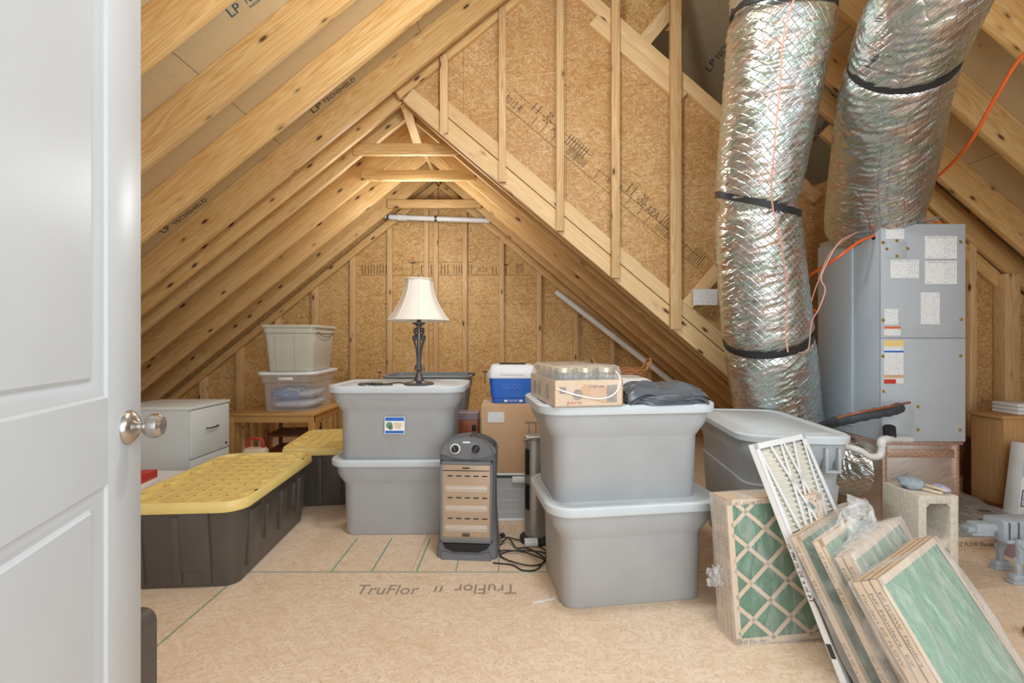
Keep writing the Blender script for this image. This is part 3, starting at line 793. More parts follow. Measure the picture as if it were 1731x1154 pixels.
def yellow_tote(label, loc, rz, L=.88, Wd=.53):
    t = thing('storage_tote', label, 'storage tote', loc, rz, 'black totes with yellow lids')
    Hh = .345
    g = G(); g.rloft([(Wd - .11, L - .13, .05, 0), (Wd - .1, L - .115, .06, .01), (Wd - .06, L - .06, .07, Hh - .03), (Wd - .055, L - .055, .07, Hh)], n=6)
    # ribs on sides (front/back and left/right)
    for sy in (-1, 1):
        for x in (-.17, -.02, .10):
            for dx in (0,):
                y0 = sy * (L - .115) / 2
                g.box(-.018, .018, -.012, .012, .0, Hh - .05, .004, Matrix.Translation((x, y0 - sy * .004, .02)) @ Matrix.Rotation(-sy * .085, 4, 'X'))
        g.box(-.06, .06, -.012, .012, .08, Hh - .01, .004, Matrix.Translation((.06, sy * ((L - .115) / 2 - .0), .0)) @ Matrix.Rotation(-sy * .085, 4, 'X'))
    for sx in (-1, 1):
        for y, hh, z0, ww in ((-.25, .25, .05, .05), (-.12, .17, .1, .02), (.07, .2, .08, .05), (.2, .13, .14, .02), (.3, .2, .08, .05)):
            g.box(-.010, .010, -ww, ww, z0, z0 + hh, .004, Matrix.Translation((sx * ((Wd - .1) / 2 + .0), y, 0)) @ Matrix.Rotation(sx * .06, 4, 'Y'))
    g.put('body', M['blacktote'], t, 35)
    g = G()
    z = Hh
    g.rloft([(Wd - .03, L - .03, .08, z - .008), (Wd, L, .09, z - .008), (Wd + .004, L + .004, .09, z), (Wd - .002, L - .002, .09, z + .030), (Wd - .012, L - .012, .085, z + .036), (Wd - .03, L - .03, .08, z + .036), (Wd - .045, L - .045, .075, z + .014), (Wd - .09, L - .09, .06, z + .014), (Wd - .1, L - .1, .055, z + .020)], n=6)
    # lid grid ribs
    wi, li = Wd - .11, L - .11
    for i in range(7):
        x = -wi / 2 + wi * i / 6; g.box(x - .004, x + .004, -li / 2, li / 2, z + .012, z + .0235)
    for i in range(11):
        y = -li / 2 + li * i / 10; g.box(-wi / 2, wi / 2, y - .004, y + .004, z + .012, z + .0235)
    for sx in (-1, 1):
        for y in (-.3, -.1, .1, .3): g.box(sx * (Wd / 2 - .045) - .022, sx * (Wd / 2 - .045) + .022, y - .03, y + .03, z + .012, z + .034, .005)
    for sy in (-1, 1):
        for x in (-.13, .13): g.box(x - .03, x + .03, sy * (L / 2 - .045) - .022, sy * (L / 2 - .045) + .022, z + .012, z + .034, .005)
    g.put('lid', M['yellow'], t, 35)
    for y in (-.28, .27):
        g = G(); g.box(Wd / 2 - .02, Wd / 2 - .008, y - .012, y + .012, z + .0345, z + .0366); g.put('hasp_slot', M['heater_dark'], t)
    return t
yellow_tote('near black tote with a yellow gridded lid, partly behind the white door', (-1.425, 2.335, 0), math.radians(4))
yellow_tote('far black tote with a yellow lid between the bench and gray totes', (-1.245, 3.20, 0), math.radians(8), L=.66, Wd=.50)

# beige bin over clear bin on the bench
def bin_ribbed(label, loc, rz):
    t = thing('storage_bin', label, 'storage bin', loc, rz)
    g = G(); Wd, L, Hh = .43, .56, .365
    g.rloft([(.33, .45, .03, 0), (.34, .46, .04, .01), (Wd - .05, L - .05, .04, Hh - .07), (Wd - .03, L - .03, .045, Hh - .06), (Wd - .025, L - .025, .05, Hh - .01)], n=5)
    # curved trapezoid ribs on the near short end
    for x0, x1, x2, x3 in ((-.10, -.085, -.095, -.075), (.055, .07, .085, .10)):
        a = -.232; b = -.258
        g.loft([[(x0 * .9, a - .008, .01), (x1 * .9, a - .008, .01), (x1 * .9, a + .02, .01), (x0 * .9, a + .02, .01)],
                [(x0 if x0 < 0 else x0 * .8, b - .004, Hh - .07), (x1 if x0 < 0 else x1 * .8, b - .004, Hh - .07), (x1 if x0 < 0 else x1 * .8, b + .02, Hh - .07), (x0 if x0 < 0 else x0 * .8, b + .02, Hh - .07)]])
    g.put('body', M['beige'], t)
    g = G(); g.rloft([(Wd - .02, L - .02, .05, Hh - .02), (Wd, L, .05, Hh - .02), (Wd + .004, L + .004, .05, Hh - .006), (Wd - .01, L - .01, .05, Hh), (Wd - .04, L - .04, .05, Hh), (Wd - .05, L - .05, .05, Hh - .008)], n=5)
    g.put('lid', M['beige'], t)
    g = G(); g.tube([(Wd / 2 - .012, -.2, Hh - .055), (Wd / 2 - .008, -.08, Hh - .085), (Wd / 2 - .008, .08, Hh - .09), (Wd / 2 - .010, .2, Hh - .05)], .003, 6, smooth=6)
    g.put('wire_handle', M['handle'], t)
def bin_clear(label, loc, rz):
    t = thing('storage_bin', label, 'storage bin', loc, rz)
    Wd, L, Hh = .45, .60, .31
    g = G(); g.rloft([(.36, .47, .03, 0), (.37, .48, .04, .01), (Wd - .07, L - .07, .05, Hh - .09), (Wd - .045, L - .045, .05, Hh - .08), (Wd - .03, L - .03, .05, Hh - .02)], n=5)
    g.put('body', M['clear'], t)
    g = G(); g.rloft([(Wd - .02, L - .02, .05, Hh - .022), (Wd, L, .06, Hh - .022), (Wd + .004, L + .004, .06, Hh - .012), (Wd - .006, L - .006, .06, Hh), (Wd - .07, L - .07, .05, Hh), (Wd - .08, L - .08, .05, Hh - .006)], n=5)
    g.put('lid', M['clear_lid'], t)
    g = G(); g.box(-.055, .055, -.292, -.27, Hh - .065, Hh - .04, .008); g.put('latch_handle', M['clear_lid'], t)
    # contents
    def lump(x, y, z, a, b, c, mat, nm, lab, cat='blanket'):
        gg = G()
        def f(u, v):
            th = 2 * PI * u; ph = PI * (v - .5)
            p = Vector((math.copysign(abs(math.cos(ph) * math.cos(th)) ** .6, math.cos(ph) * math.cos(th)) * a, math.copysign(abs(math.cos(ph) * math.sin(th)) ** .6, math.cos(ph) * math.sin(th)) * b, math.sin(ph) * c))
            return p * (1 + .12 * noise.noise(p * 25 + Vector((x * 9, y, z)))) + Vector((0, 0, 0))
        gg.sheet(f, 28, 14)
        m = Matrix.Translation(loc) @ Matrix.Rotation(rz, 4, 'Z') @ Matrix.Translation((x, y, z))
        gg.put(nm, mat, None, mtx=m, label=lab, cat=cat)
    lump(0, 0, .045, .17, .22, .035, M['cloth'], 'folded_cloth', 'pale gray cloth at the bottom of the clear bin')
    lump(-.045, -.05, .125, .125, .18, .055, M['knit'], 'knit_blanket', 'blue and cream knit blanket seen in the left half of clear bin')
    lump(.09, .0, .125, .075, .18, .035, M['cloth'], 'folded_cloth', 'pale cloth beside the blue knit blanket in the clear bin')
BX = Vector((-1.80, 3.80, 0))
bin_clear('clear plastic bin with white lid and blue knitwear, on the wooden bench', (-1.77, 3.84, .5035), math.radians(3))
bin_ribbed('beige gray ribbed bin with lid stacked on the clear bin', (-1.755, 3.82, .8145), math.radians(4))
# bench
def bench():
    t = thing('slatted_bench', 'small pine bench with slatted ends carrying the stacked bins', 'bench', (-1.84, 3.79, 0), 0)
    w_, d_, h_ = .66, .60, .50
    G().box(-w_ / 2 - .01, w_ / 2 + .01, -d_ / 2, d_ / 2, h_ - .016, h_ + .001, .003).put('seat', M['bench'], t)
    g = G(); g.box(-w_ / 2, w_ / 2, -d_ / 2 + .015, -d_ / 2 + .035, h_ - .07, h_ - .016, .002); g.put('apron', M['bench'], t)
    g = G(); g.box(-w_ / 2, w_ / 2, d_ / 2 - .035, d_ / 2 - .015, h_ - .07, h_ - .016, .002); g.put('apron', M['bench'], t)
    for sx in (-1, 1):
        for sy in (-1, 1):
            g = G(); x = sx * (w_ / 2 - .022); y = sy * (d_ / 2 - .03); g.box(x - .022, x + .022, y - .02, y + .02, 0, h_ - .017, .002); g.put('leg', M['bench_v'], t)
        x = sx * (w_ / 2 - .022)
        for za, zb in ((h_ - .07, h_ - .017), (.08, .12)):
            g = G(); g.box(x - .012, x + .012, -d_ / 2 + .03, d_ / 2 - .03, za, zb, .002); g.put('side_rail', M['bench'], t)
        for k in range(4):
            y = -d_ / 2 + .12 + k * .12
            g = G(); g.box(x - .008, x + .008, y - .022, y + .022, .12, h_ - .07, .002); g.put('slat', M['bench_v'], t)
bench()
# under bench: red brown slatted rack, red handled bag
t = thing('slatted_rack', 'red brown slatted wooden rack under the bench', 'rack', (-1.78, 3.78, 0), .1)
for k in range(5): 
    g = G(); g.box(-.18, .18, -.16 + k * .07, -.115 + k * .07, .30, .315, .002); g.put('slat', M['redbrown'], t)
for k in range(5): 
    g = G(); g.box(-.18, .18, -.16 + k * .07, -.115 + k * .07, .17, .185, .002); g.put('slat', M['redbrown'], t)
for sx in (-1, 1):
    g = G(); g.box(sx * .17 - .012, sx * .17 + .012, -.17, -.145, 0, .36, .002); g.put('leg', M['redbrown'], t)
    g = G(); g.box(sx * .17 - .012, sx * .17 + .012, .12, .145, 0, .36, .002); g.put('leg', M['redbrown'], t)
t = thing('tote_bag', 'tan bag with a red loop handle between the file cabinet and bench', 'bag', (-1.86, 3.33, 0), 0)
g = G(); g.rloft([(.16, .10, .04, 0), (.18, .12, .05, .1), (.17, .10, .04, .26), (.15, .05, .02, .28)]); g.put('body', M['palewood'], t)
g = G(); g.tube([(-.06, 0, .26), (-.055, 0, .32), (-.03, 0, .345), (.03, 0, .345), (.055, 0, .32), (.06, 0, .26)], .009, 8, smooth=5); g.put('handle', M['red'], t)

# file cabinet
t = thing('file_cabinet', 'white two drawer cabinet behind the near black tote', 'cabinet', (-2.20, 2.99, 0), 0)
g = G(); g.box(-.23, .225, -.19, .19, 0, .632); g.put('body', M['white_lam'], t)
G().box(-.235, .245, -.198, .195, .632, .65, .002).put('top', M['white_lam'], t)
for z0, z1 in ((.33, .625), (.025, .322)):
    g = G(); g.box(.226, .243, -.186, .186, z0, z1, .002); d = g.put('drawer', M['white_lam'], t)
    zz = z1 - .13
    g = G(); g.tube([(.243, -.05, zz), (.262, -.045, zz), (.266, 0, zz), (.262, .045, zz), (.243, .05, zz)], .005, 8, smooth=4); g.put('handle', M['handle'], d)
    g = G(); g.lathe([(0, 0), (.008, 0), (.008, .004), (0, .004)], 12, (.243, .15, z1 - .06 if z0 < .1 else z0 + .03), 'X'); g.put('lock', M['handle'], d)

# game boxes by the door
t = thing('lidded_bin', 'white low bin under the board game boxes next to the near black tote', 'storage bin', (-1.95, 2.38, 0), 0)
g = G(); g.rloft([(.33, .5, .03, 0), (.36, .54, .04, .27), (.37, .55, .04, .29)]); g.put('body', M['white_pl'], t)
G().rloft([(.375, .555, .04, .29), (.375, .555, .04, .302)]).put('lid', M['white_pl'], t)
t = thing('game_box', 'white and blue board game box, lower one of two by the door', 'board game', (-1.885, 2.22, .303), .25)
G().box(-.10, .10, -.13, .15, 0, .042, .001).put('carton', M['paper'], t)
letter('OLY', (.005, -.1315, .006), (1, 0, 0), (0, 0, 1), h=.024, w=.07, mat=M['red'], parent=t)
g = G(); g.box(-.10, .10, -.1308, -.13, .034, .042); g.put('stripe', M['lightblue'], t)
t = thing('game_box', 'red board game box, upper one of two by the door', 'board game', (-1.91, 2.25, .346), .1)
G().box(-.10, .08, -.13, .13, 0, .04, .001).put('carton', M['red'], t)
g = G(); g.box(-.06, .05, -.1308, -.13, .012, .026); g.put('stripe', M['paper'], t)

# dark case behind the door
t = thing('hard_case', 'dark gray plastic case standing behind the door edge', 'case', (-.893, 1.03, 0), math.radians(0))
g = G(); g.loft([[(x, y, z + .21) for x, z in rr(.10, .42, .03)] for y in (-.03, .06)]); g.put('shell', M['blacktote'], t)
g = G(); g.loft([[(x, y, z + .21) for x, z in rr(.075, .39, .02)] for y in (-.034, -.03)]); g.put('cover', M['heater'], t)

# green bin, dark open tote, copper box
t = thing('storage_bin', 'green lidded bin under the open slate tote, behind the heater', 'storage bin', (-.47, 3.14, 0), 0)
g = G(); g.rloft([(.52, .60, .04, 0), (.56, .66, .05, .43)]); g.put('body', M['green_bin'], t)
G().rloft([(.59, .69, .05, .43), (.60, .70, .05, .46), (.58, .68, .05, .475)]).put('lid', M['green_bin'], t)
t = thing('storage_tote', 'slate gray open tote behind the lamp', 'storage tote', (-.60, 3.52 - .14, .476), 0)
Hh = .335
g = G(); g.rloft([(.51, .27, .04, 0), (.53, .29, .05, .01), (.575, .34, .05, Hh - .1), (.59, .355, .05, Hh - .09), (.59, .37, .05, Hh - .015), (.625, .40, .06, Hh - .015), (.63, .405, .06, Hh - .004), (.62, .395, .06, Hh), (.585, .365, .05, Hh), (.58, .36, .05, Hh - .02), (.45, .27, .04, .012)], n=5); g.put('body', M['tote_dark'], t)
g = G(); g.box(.28, .325, -.04, .04, Hh - .012, Hh + .008, .004); g.put('latch', M['black_rub'], t)
t = thing('small_chest', 'red brown container with ribbed clear lid between green bin and carton', 'container', (-.265, 2.865, .476), 0)
g = G(); g.box(-.065, .06, -.06, .06, 0, .095, .004); g.put('body', M['copper_box'], t)
g = G()
for k in range(4): g.box(-.065 - .002 * (k % 2), .06, -.062, .062, .096 + k * .011, .105 + k * .011, .002)
g.put('lid', M['mauve'], t)
g = G(); g.box(.02, .045, -.066, -.06, .03, .065, .002); g.put('clasp', M['heater_dark'], t)

# white drawer unit, carton, cooler
t = thing('drawer_unit', 'white translucent plastic drawer unit under the cardboard carton', 'drawers', (.10, 2.87, 0), 0)
g = G(); g.box(-.27, .27, -.19, -.175, .268, .282, .002); g.box(-.27, .27, -.185, .19, .272, .282, .002); g.box(-.27, .27, -.185, .19, .0, .012, .002); g.box(-.27, -.258, -.185, .19, .01, .275); g.box(.258, .27, -.185, .19, .01, .275); g.box(-.26, .26, .178, .19, .01, .275); g.put('body', M['white_pl'], t)
for z0 in (.014, ):
    g = G(); g.rloft([(.50, .34, .02, .016), (.512, .36, .02, .25)]); d = g.put('drawer', M['drawer'], t)
    g = G(); g.box(-.10, .06, -.196, -.178, .225, .262, .006); g.put('handle', M['white_pl'], d)
for k in range(5):
    g = G(); z = .03 + k * .034
    g.box(-.22, .22, -.15, .15, 0, .022, .008)
    g.put('folded_linen', M['cloth'] if k % 2 else M['paper'], None, mtx=Matrix.Translation((.10, 2.87, z)), label='folded pale linen in the translucent drawer, %s of five' % ('lowest', 'second', 'middle', 'fourth', 'topmost')[k], cat='linen', group='folded linens in the drawer unit')
t = thing('carton', 'brown cardboard carton under the blue cooler', 'box', (.075, 2.87, .283), 0)
g = G(); g.box(-.255, .255, -.19, .19, 0, .395, .003); g.put('carton_walls', M['card'], t)
g = G(); g.box(-.2545, .2545, -.03, .03, .3955, .3962); g.put('tape', M['palewood'], t)
g = G(); g.box(-.05, .045, -.0015, 0, -.03, .03); sh = g.put('shipping_label', M['label'], t, mtx=Matrix.Translation((-.165, -.191, .325)))
g = G(); g.box(.0, .13, -.1915, -.19, .29, .30)
for x in (.02, .06, .10): g.box(x, x + .008, -.1915, -.19, .20, .29)
for x in (.02, .06, .10): g.prism([(x - .01, .21), (x + .018, .21), (x + .004, .19)], -.1915, -.19)
g.put('arrow_print', M['ink_floor'], t)
letter('ENO)', (-.015 + .01, -.1915, .09), (1, 0, 0), (0, 0, 1), h=.02, mat=M['ink_floor'], parent=t)
t = thing('cooler', 'small blue cooler with white lid on the cardboard carton', 'cooler', (.003, 2.85, .6795), 0)
g = G(); g.rloft([(.245, .17, .025, 0), (.25, .175, .03, .012), (.25, .175, .03, .028), (.262, .185, .03, .034), (.278, .20, .03, .15)]); g.put('body', M['blue'], t)
g = G(); g.rloft([(.286, .205, .03, .15), (.288, .208, .03, .16), (.283, .2, .03, .195), (.262, .185, .03, .224), (.23, .16, .03, .23)]); g.put('lid', M['white_pl'], t)
for q in (-1, 1):
    g = G(); g.tube([(q * .142, 0, .12), (q * .15, 0, .17), (q * .135, 0, .2)], .008, 8); g.put('handle', M['white_pl'], t)
g = G(); g.box(-.08, .08, -.035, .035, .2295, .236, .002)
for k in range(12): g.box(-.075 + k * .013, -.070 + k * .013, -.035, .035, .235, .24)
g.put('lid_insert', M['heater_dark'], t)
g = G(); g.box(-.075, .075, -.107, -.095, .165, .19, .006); g.put('lid_recess', M['white_pl'], t)
letter('IGLOO', (-.06, -.1, .085), (1, 0, 0), (0, 0, 1), h=.03, w=.12, mat=plain('embossed_blue', '3f7fd8', .3), parent=t)
letter('IGLOO', (-.02, -.093, .01), (1, 0, 0), (0, 0, 1), h=.011, w=.05, mat=M['paper'], parent=t)
for q in (-.05, .04):
    g = G(); g.box(q, q + .02, -.0925, -.088, .008, .02); g.put('print_block', M['paper'], t)

# white box and basket behind jars
t = thing('foam_box', 'white foam box behind the jars and dark tarp', 'box', (.56, 2.76, 0), 0)
g = G(); g.rloft([(.42, .30, .02, 0), (.46, .34, .03, .79)]); g.put('body', M['white_pl'], t)
G().rloft([(.47, .35, .03, .79), (.47, .35, .03, .825), (.42, .30, .03, .84)]).put('lid', M['white_pl'], t)
t = thing('carton', 'brown carton under the wicker basket in the back', 'box', (.72, 3.18, 0), 0)
G().box(-.2, .2, -.18, .18, 0, .72, .003).put('carton_walls', M['card'], t)
t = thing('wicker_basket', 'brown wicker basket with loop handles behind the wrapped jars', 'basket', (.75, 3.16, .721), 0)
g = G()
for k in range(9):
    z = .008 + k * .016; r = .13 + .03 * k / 9
    g.tube([(r * 1.15 * math.cos(a) , r * .8 * math.sin(a), z + .003 * math.sin(a * 12 + k * PI)) for a in [2 * PI * i / 40 for i in range(41)]], .009, 6)
g.put('weave', M['wicker'], t)
for sx in (-1, 1):
    g = G(); g.tube([(sx * .16, -.05, .14), (sx * .19, -.045, .19), (sx * .20, 0, .21), (sx * .19, .045, .19), (sx * .16, .05, .14)], .009, 7, smooth=5); g.put('handle', M['wicker'], t)

# ------------------------------------------------------------------ lamp
t = thing('table_lamp', 'white bell shade table lamp with scrolled iron stem on the gray tote', 'lamp', (-.515, 2.54, .812), 0)
t.scale = (.96, .96, .94)
g = G(); g.lathe([(0, 0), (.085, 0), (.086, .006), (.078, .013), (.05, .018), (.03, .026), (.022, .045), (.015, .065), (.012, .075), (0, .075)], 32); g.put('base', M['lampiron'], t)
g = G(); g.lathe([(0, .07), (.008, .075), (.016, .085), (.008, .095), (.008, .17), (.011, .25), (.014, .29), (.010, .305), (.013, .315), (.012, .335), (.02, .35), (.038, .358), (.038, .363), (.016, .366), (.012, .372), (.012, .45), (0, .45)], 18); g.put('stem', M['lampiron'], t)
for k in range(4):
    a = PI / 4 + k * PI / 2 + .3
    prof = [(.010, .10), (.016, .115), (.024, .105), (.027, .092), (.020, .086)]
    pr2 = [(.012, .10), (.014, .16), (.022, .215), (.035, .25), (.045, .27), (.042, .285), (.030, .283), (.027, .27), (.034, .262)]
    pr3 = [(.010, .28), (.022, .292), (.034, .305), (.036, .322), (.026, .33), (.019, .32), (.024, .31)]
    g = G()
    for p in (prof, pr2, pr3):
        g.tube([(r * math.cos(a), r * math.sin(a), z) for r, z in p], .0045, 6, smooth=5)
    g.put('scroll', M['lampiron'], t)
g = G()
n8 = 8
rings = []
for j in range(17):
    f = j / 16
    z = .375 + .245 * f
    R = .076 + (.174 - .076) * (1 - f) ** 1.9
    ring = []
    for i in range(64):
        a = 2 * PI * i / 64 + .2
        k = math.cos(PI / n8) / math.cos(((a - .2) % (2 * PI / n8)) - PI / n8)
        kk = 1 + (k - 1) * .35
        ring.append((R * kk * math.cos(a), R * kk * math.sin(a), z))
    rings.append(ring)
inner = [[(x * .975, y * .975, z) for x, y, z in r] for r in reversed(rings)]
g.loft(rings + inner + [rings[0]], False, False); g.put('lamp_shade', M['shade'], t, 60)
g = G()
for zz, R in ((.377, .176), (.618, .078)):
    g.tube([(R * math.cos(a), R * math.sin(a), zz) for a in [2 * PI * i / 48 for i in range(49)]], .0035, 6, cap=False)
for i in range(8):
    a = 2 * PI * i / 8 + .2
    g.tube([((.077 + (.174 - .076) * (1 - j / 12) ** 1.9) * math.cos(a), (.077 + (.174 - .076) * (1 - j / 12) ** 1.9) * math.sin(a), .377 + .24 * j / 12) for j in range(13)], .0022, 5)
g.put('shade_piping', M['shade'], t)
g = G(); g.lathe([(0, .6), (.003, .6), (.003, .63), (.006, .634), (.003, .65), (0, .652)], 10)
for k in range(3):
    a = k * 2 * PI / 3; g.tube([(0, 0, .615), (.076 * math.cos(a), .076 * math.sin(a), .615)], .0015, 5)
g.put('finial', M['steel'], t)
g = G(); g.lathe([(0, .45), (.016, .45), (.018, .5), (.028, .54), (.03, .57), (.018, .598), (0, .603)], 16); g.put('bulb', M['paper'], t)
g = G(); g.tube([(-.08, .01, .005), (-.13, .04, .008), (-.2, -.03, .004), (-.27, -.06, .004), (-.23, -.02, .006), (-.14, -.05, .005), (-.18, -.075, .006), (-.26, -.04, .009), (-.3, -.07, .004), (-.34, -.02, .006), (-.28, .0, .008), (-.22, -.05, .012)], .0035, 6, smooth=6)
g.cbox((-.22, -.06, .010), (.045, .018, .014), (0, 0, .4), .003); g.put('power_cord', M['cord'], t)

# ------------------------------------------------------------------ quartz heater
t = thing('space_heater', 'charcoal upright quartz heater with two dials in front of the carton', 'heater', (-.215, 2.30, 0), math.radians(-4))
g = G()
sec = []
for z, w_, d_ in ((0, .30, .17), (.02, .302, .17), (.10, .29, .15), (.22, .275, .13), (.36, .272, .12), (.46, .28, .12), (.51, .284, .115)):
    sec.append((w_, d_, .03, z))
g.rloft(sec, n=4)
# arched top
pts = [(-.142, .505)] + [(.142 * math.sin(a), .505 + .082 * math.cos(a)) for a in [(-PI / 2) + PI * i / 16 for i in range(17)]] + [(.142, .505)]
pts = [(.142 * math.sin(-PI / 2 + PI * i / 18), .506 + .078 * math.cos(-PI / 2 + PI * i / 18)) for i in range(19)]
g.prism(pts, -.058, .058)
g.put('housing', M['heater'], t, 30)
g = G(); g.box(-.120, .120, -.081, -.05, .105, .455, .003); g.put('grille_recess', M['reflector'], t)
g = G()
for a, b, c, d in ((-.128, -.116, .08, .47), (.116, .128, .08, .47), (-.128, .128, .455, .47), (-.128, .128, .08, .1)): g.box(a, b, -.093, -.06, c, d, .003)
g.put('bezel', M['heater'], t)
g = G(); g.box(-.118, .118, -.0905, -.0900, .1, .455); g.put('grille', M['grille'], t)
for z in (.15, .245, .34):
    g = G(); g.box(-.1, .1, -.0835, -.0815, z - .017, z + .013, .0005); g.tube([(-.104, -.0845, z), (.104, -.0845, z)], .0045, 10); g.put('quartz_tube', M['chrome'], t)
g = G()
for z in (.40, .295, .195):
    for k in range(5): g.box(-.09 + k * .042, -.065 + k * .042, -.0925, -.0905, z, z + .005)
for z in (.438, .113, .121): g.box(-.018, .018, -.0925, -.0905, z, z + .005)
g.box(-.112, .112, -.094, -.0905, .427, .4295)
g.put('vent_slots', M['heater_dark'], t)
# control face
g = G(); g.prism([(-.13, .505), (-.11, .545), (-.06, .575), (0, .584), (.06, .575), (.11, .545), (.13, .505), (.07, .485), (0, .478), (-.07, .485)], -.075, -.055); g.put('control_panel', M['heater'], t)
for x in (-.055, .045):
    if x < 0:
        g = G(); g.lathe([(.021, -.079), (.025, -.079), (.025, -.074), (.021, -.074)], 24, (x, 0, .53), 'Y'); g.put('dial_ring', M['chrome'], t)
    g = G(); g.lathe([(0, -.092), (.017, -.092), (.019, -.076), (.019, -.07), (0, -.07)], 24, (x, 0, .53), 'Y')
    d = g.put('dial', M['heater_dark'], t)
    g = G(); g.box(-.003, .003, -.098, -.09, -.017, .017, .001, Matrix.Translation((x, 0, .53)) @ Matrix.Rotation(.6 if x > 0 else -.4, 4, 'Y')); g.put('dial_grip', M['handle'], d)
g = G()
for k in range(5):
    a = -.2 + k * .5; g.box(-.001, .001, -.0765, -.075, .023, .028, 0, Matrix.Translation((.045, 0, .53)) @ Matrix.Rotation(-a, 4, 'Y'))
g.box(-.018, .018, -.0765, -.075, .558, .565); g.put('dial_print', M['paper'], t)
g = G(); g.prism([(-.115, .075), (.115, .075), (.10, .05), (.06, .035), (-.06, .035), (-.10, .05)], -.0885, -.07); g.put('lower_recess', M['heater_dark'], t)
g = G(); g.prism([(-.115, .040), (-.06, .028), (.06, .028), (.115, .040), (.12, .0), (-.12, .0)], -.10, -.06); g.put('foot_lip', M['heater'], t)
g = G()
for k in range(12):
    a = .1 + k * .1; g.box(-.002, .002, -.05, .05, -.001, .002, 0, Matrix.Translation((.142 * math.sin(a), 0, .507 + .078 * math.cos(a))) @ Matrix.Rotation(a * .6, 4, 'Y'))
g.put('top_vents', M['heater_dark'], t)

# tower heater
t = thing('tower_heater', 'silver tower heater between quartz heater and the big gray totes', 'heater', (.125, 2.43, 0), math.radians(20))
g = G(); g.lathe([(0, 0), (.085, 0), (.085, .02), (.07, .03), (0, .03)], 24); g.put('base', M['black_rub'], t)
g = G(); g.rloft([(.115, .11, .05, .03), (.12, .115, .055, .08), (.115, .11, .05, .45), (.108, .104, .05, .535)], n=6); g.put('column', M['silver'], t)
g = G(); g.rloft([(.112, .108, .05, .535), (.122, .118, .055, .545), (.12, .116, .055, .552), (.10, .095, .045, .558)], n=6); g.put('top_cap', M['silver'], t)
g = G()
for k in range(22):
    for z0 in (.18, .36):
        z = z0 + k * .006
        g.box(-.0625, -.052, -.04, -.006, z, z + .003)
g.put('vent_grille', M['heater_dark'], t)
g = G(); g.tube([(-.055, -.02, .52), (-.075, -.03, .54), (-.05, -.045, .552), (.0, -.06, .553)], .007, 7, smooth=4); g.put('handle', M['silver'], t)
g = G()
t2 = thing('power_cord', 'tangled black power cords on the floor between the heaters', 'cord', (.0, 2.2, .004))
for pts in ([(-.06, .16, 0), (-.02, .2, .02), (.02, .12, .005), (.06, .13, 0), (.1, .10, .002), (.16, .0, 0), (.1, -.06, .002), (0, -.03, .006), (-.06, .05, .002), (.02, .08, .008), (.14, .07, .006), (.2, .02, .004)],
            [(-.07, .08, .002), (-.03, .075, .012), (.05, .06, .012), (.1, .02, .014), (.16, -.02, .01), (.22, -.03, 0)],
            [(-.09, -.03, 0), (0, -.05, 0), (.05, -.1, .0), (.12, -.085, .0), (.17, .05, .008), (.14, .12, .01)],
            [(-.07, .22, .006), (-.03, .23, .01), (.06, .2, .003), (.12, .18, .0)]):
    g = G(); g.tube(pts, .0038, 6, smooth=7); g.put('cord', M['cord'], t2)
g = G(); g.cbox((-.075, .08, .008), (.03, .016, .014), (0, 0, .1), .002); g.put('plug', M['black_rub'], t2)
g = G(); g.cbox((-.05, .21, .03), (.03, .018, .016), (.5, .3, 1), .002); g.put('plug', M['black_rub'], t2)
g = G(); g.tube([(-.035, 0, .022), (.03, 0, .022)], .021, 16); g.put('paper_roll', M['label'], None, mtx=Matrix.Translation((.10, 2.35, .001)) @ Matrix.Rotation(.1, 4, 'Z'), label='small white paper roll lying at the tower heater foot', cat='paper roll')
g = G(); g.box(-.05, .05, -.006, .006, 0, .001, 0); g.put('paper_strip', M['paper'], None, mtx=Matrix.Translation((.13, 1.86, .0006)) @ Matrix.Rotation(.35, 4, 'Z'), label='thin pale strip of paper on the floor before the big gray totes', cat='paper')

# ------------------------------------------------------------------ jars on tote
zt = .805
JT = Matrix.Translation((.255, 1.93, zt)) @ Matrix.Rotation(math.radians(10), 4, 'Z')
t = thing('jar_case', 'cardboard tray of glass jars wrapped in clear film on the gray tote', 'box', mtx=JT)
g = G(); 
for a in ((-.135, .135, -.205, -.20, 0, .1), (-.135, .135, .20, .205, 0, .1), (-.135, -.13, -.205, .205, 0, .1), (.13, .135, -.205, .205, 0, .1), (-.135, .135, -.205, .205, 0, .004)): g.box(*a)
g.put('tray', M['card_filter'], t)
g = G(); g.prism([(.07, .015), (.11, .015), (.11, .08), (.07, .08)], -.2058, -.2052); g.prism([(-.115, .05), (-.09, .05), (-.09, .075), (-.115, .075)], -.2058, -.2052)
g.put('print_block', M['ink_floor'], t)
G().prism([(.05, .012), (.11, .012), (.10, .07), (-.02, .085), (-.05, .05)], -.2056, -.2051).put('print_field', M['card'], t)
letter('12 PINT JARS', (-.0, -.2062, .068), (1, 0, 0), (0, 0, 1), h=.012, w=.06, mat=M['ink'], parent=t)
g = G(); g.lathe([(0, -.2063), (.02, -.2063), (.02, -.2058), (0, -.2058)], 20, (-.045, 0, .045), 'Y'); g.put('print_seal', M['ink_floor'], t)
letter('Jars', (-.09, -.2062, .008), (1, 0, 0), (.2, 0, 1), h=.014, w=.06, mat=M['red'], parent=t)
g = G()
for y in (-.10, .03, .12): g.box(-.1358, -.1352, y - .02, y + .02, .02, .08)
g.put('side_print', M['ink_floor'], t)
def fr(u, v):
    return None
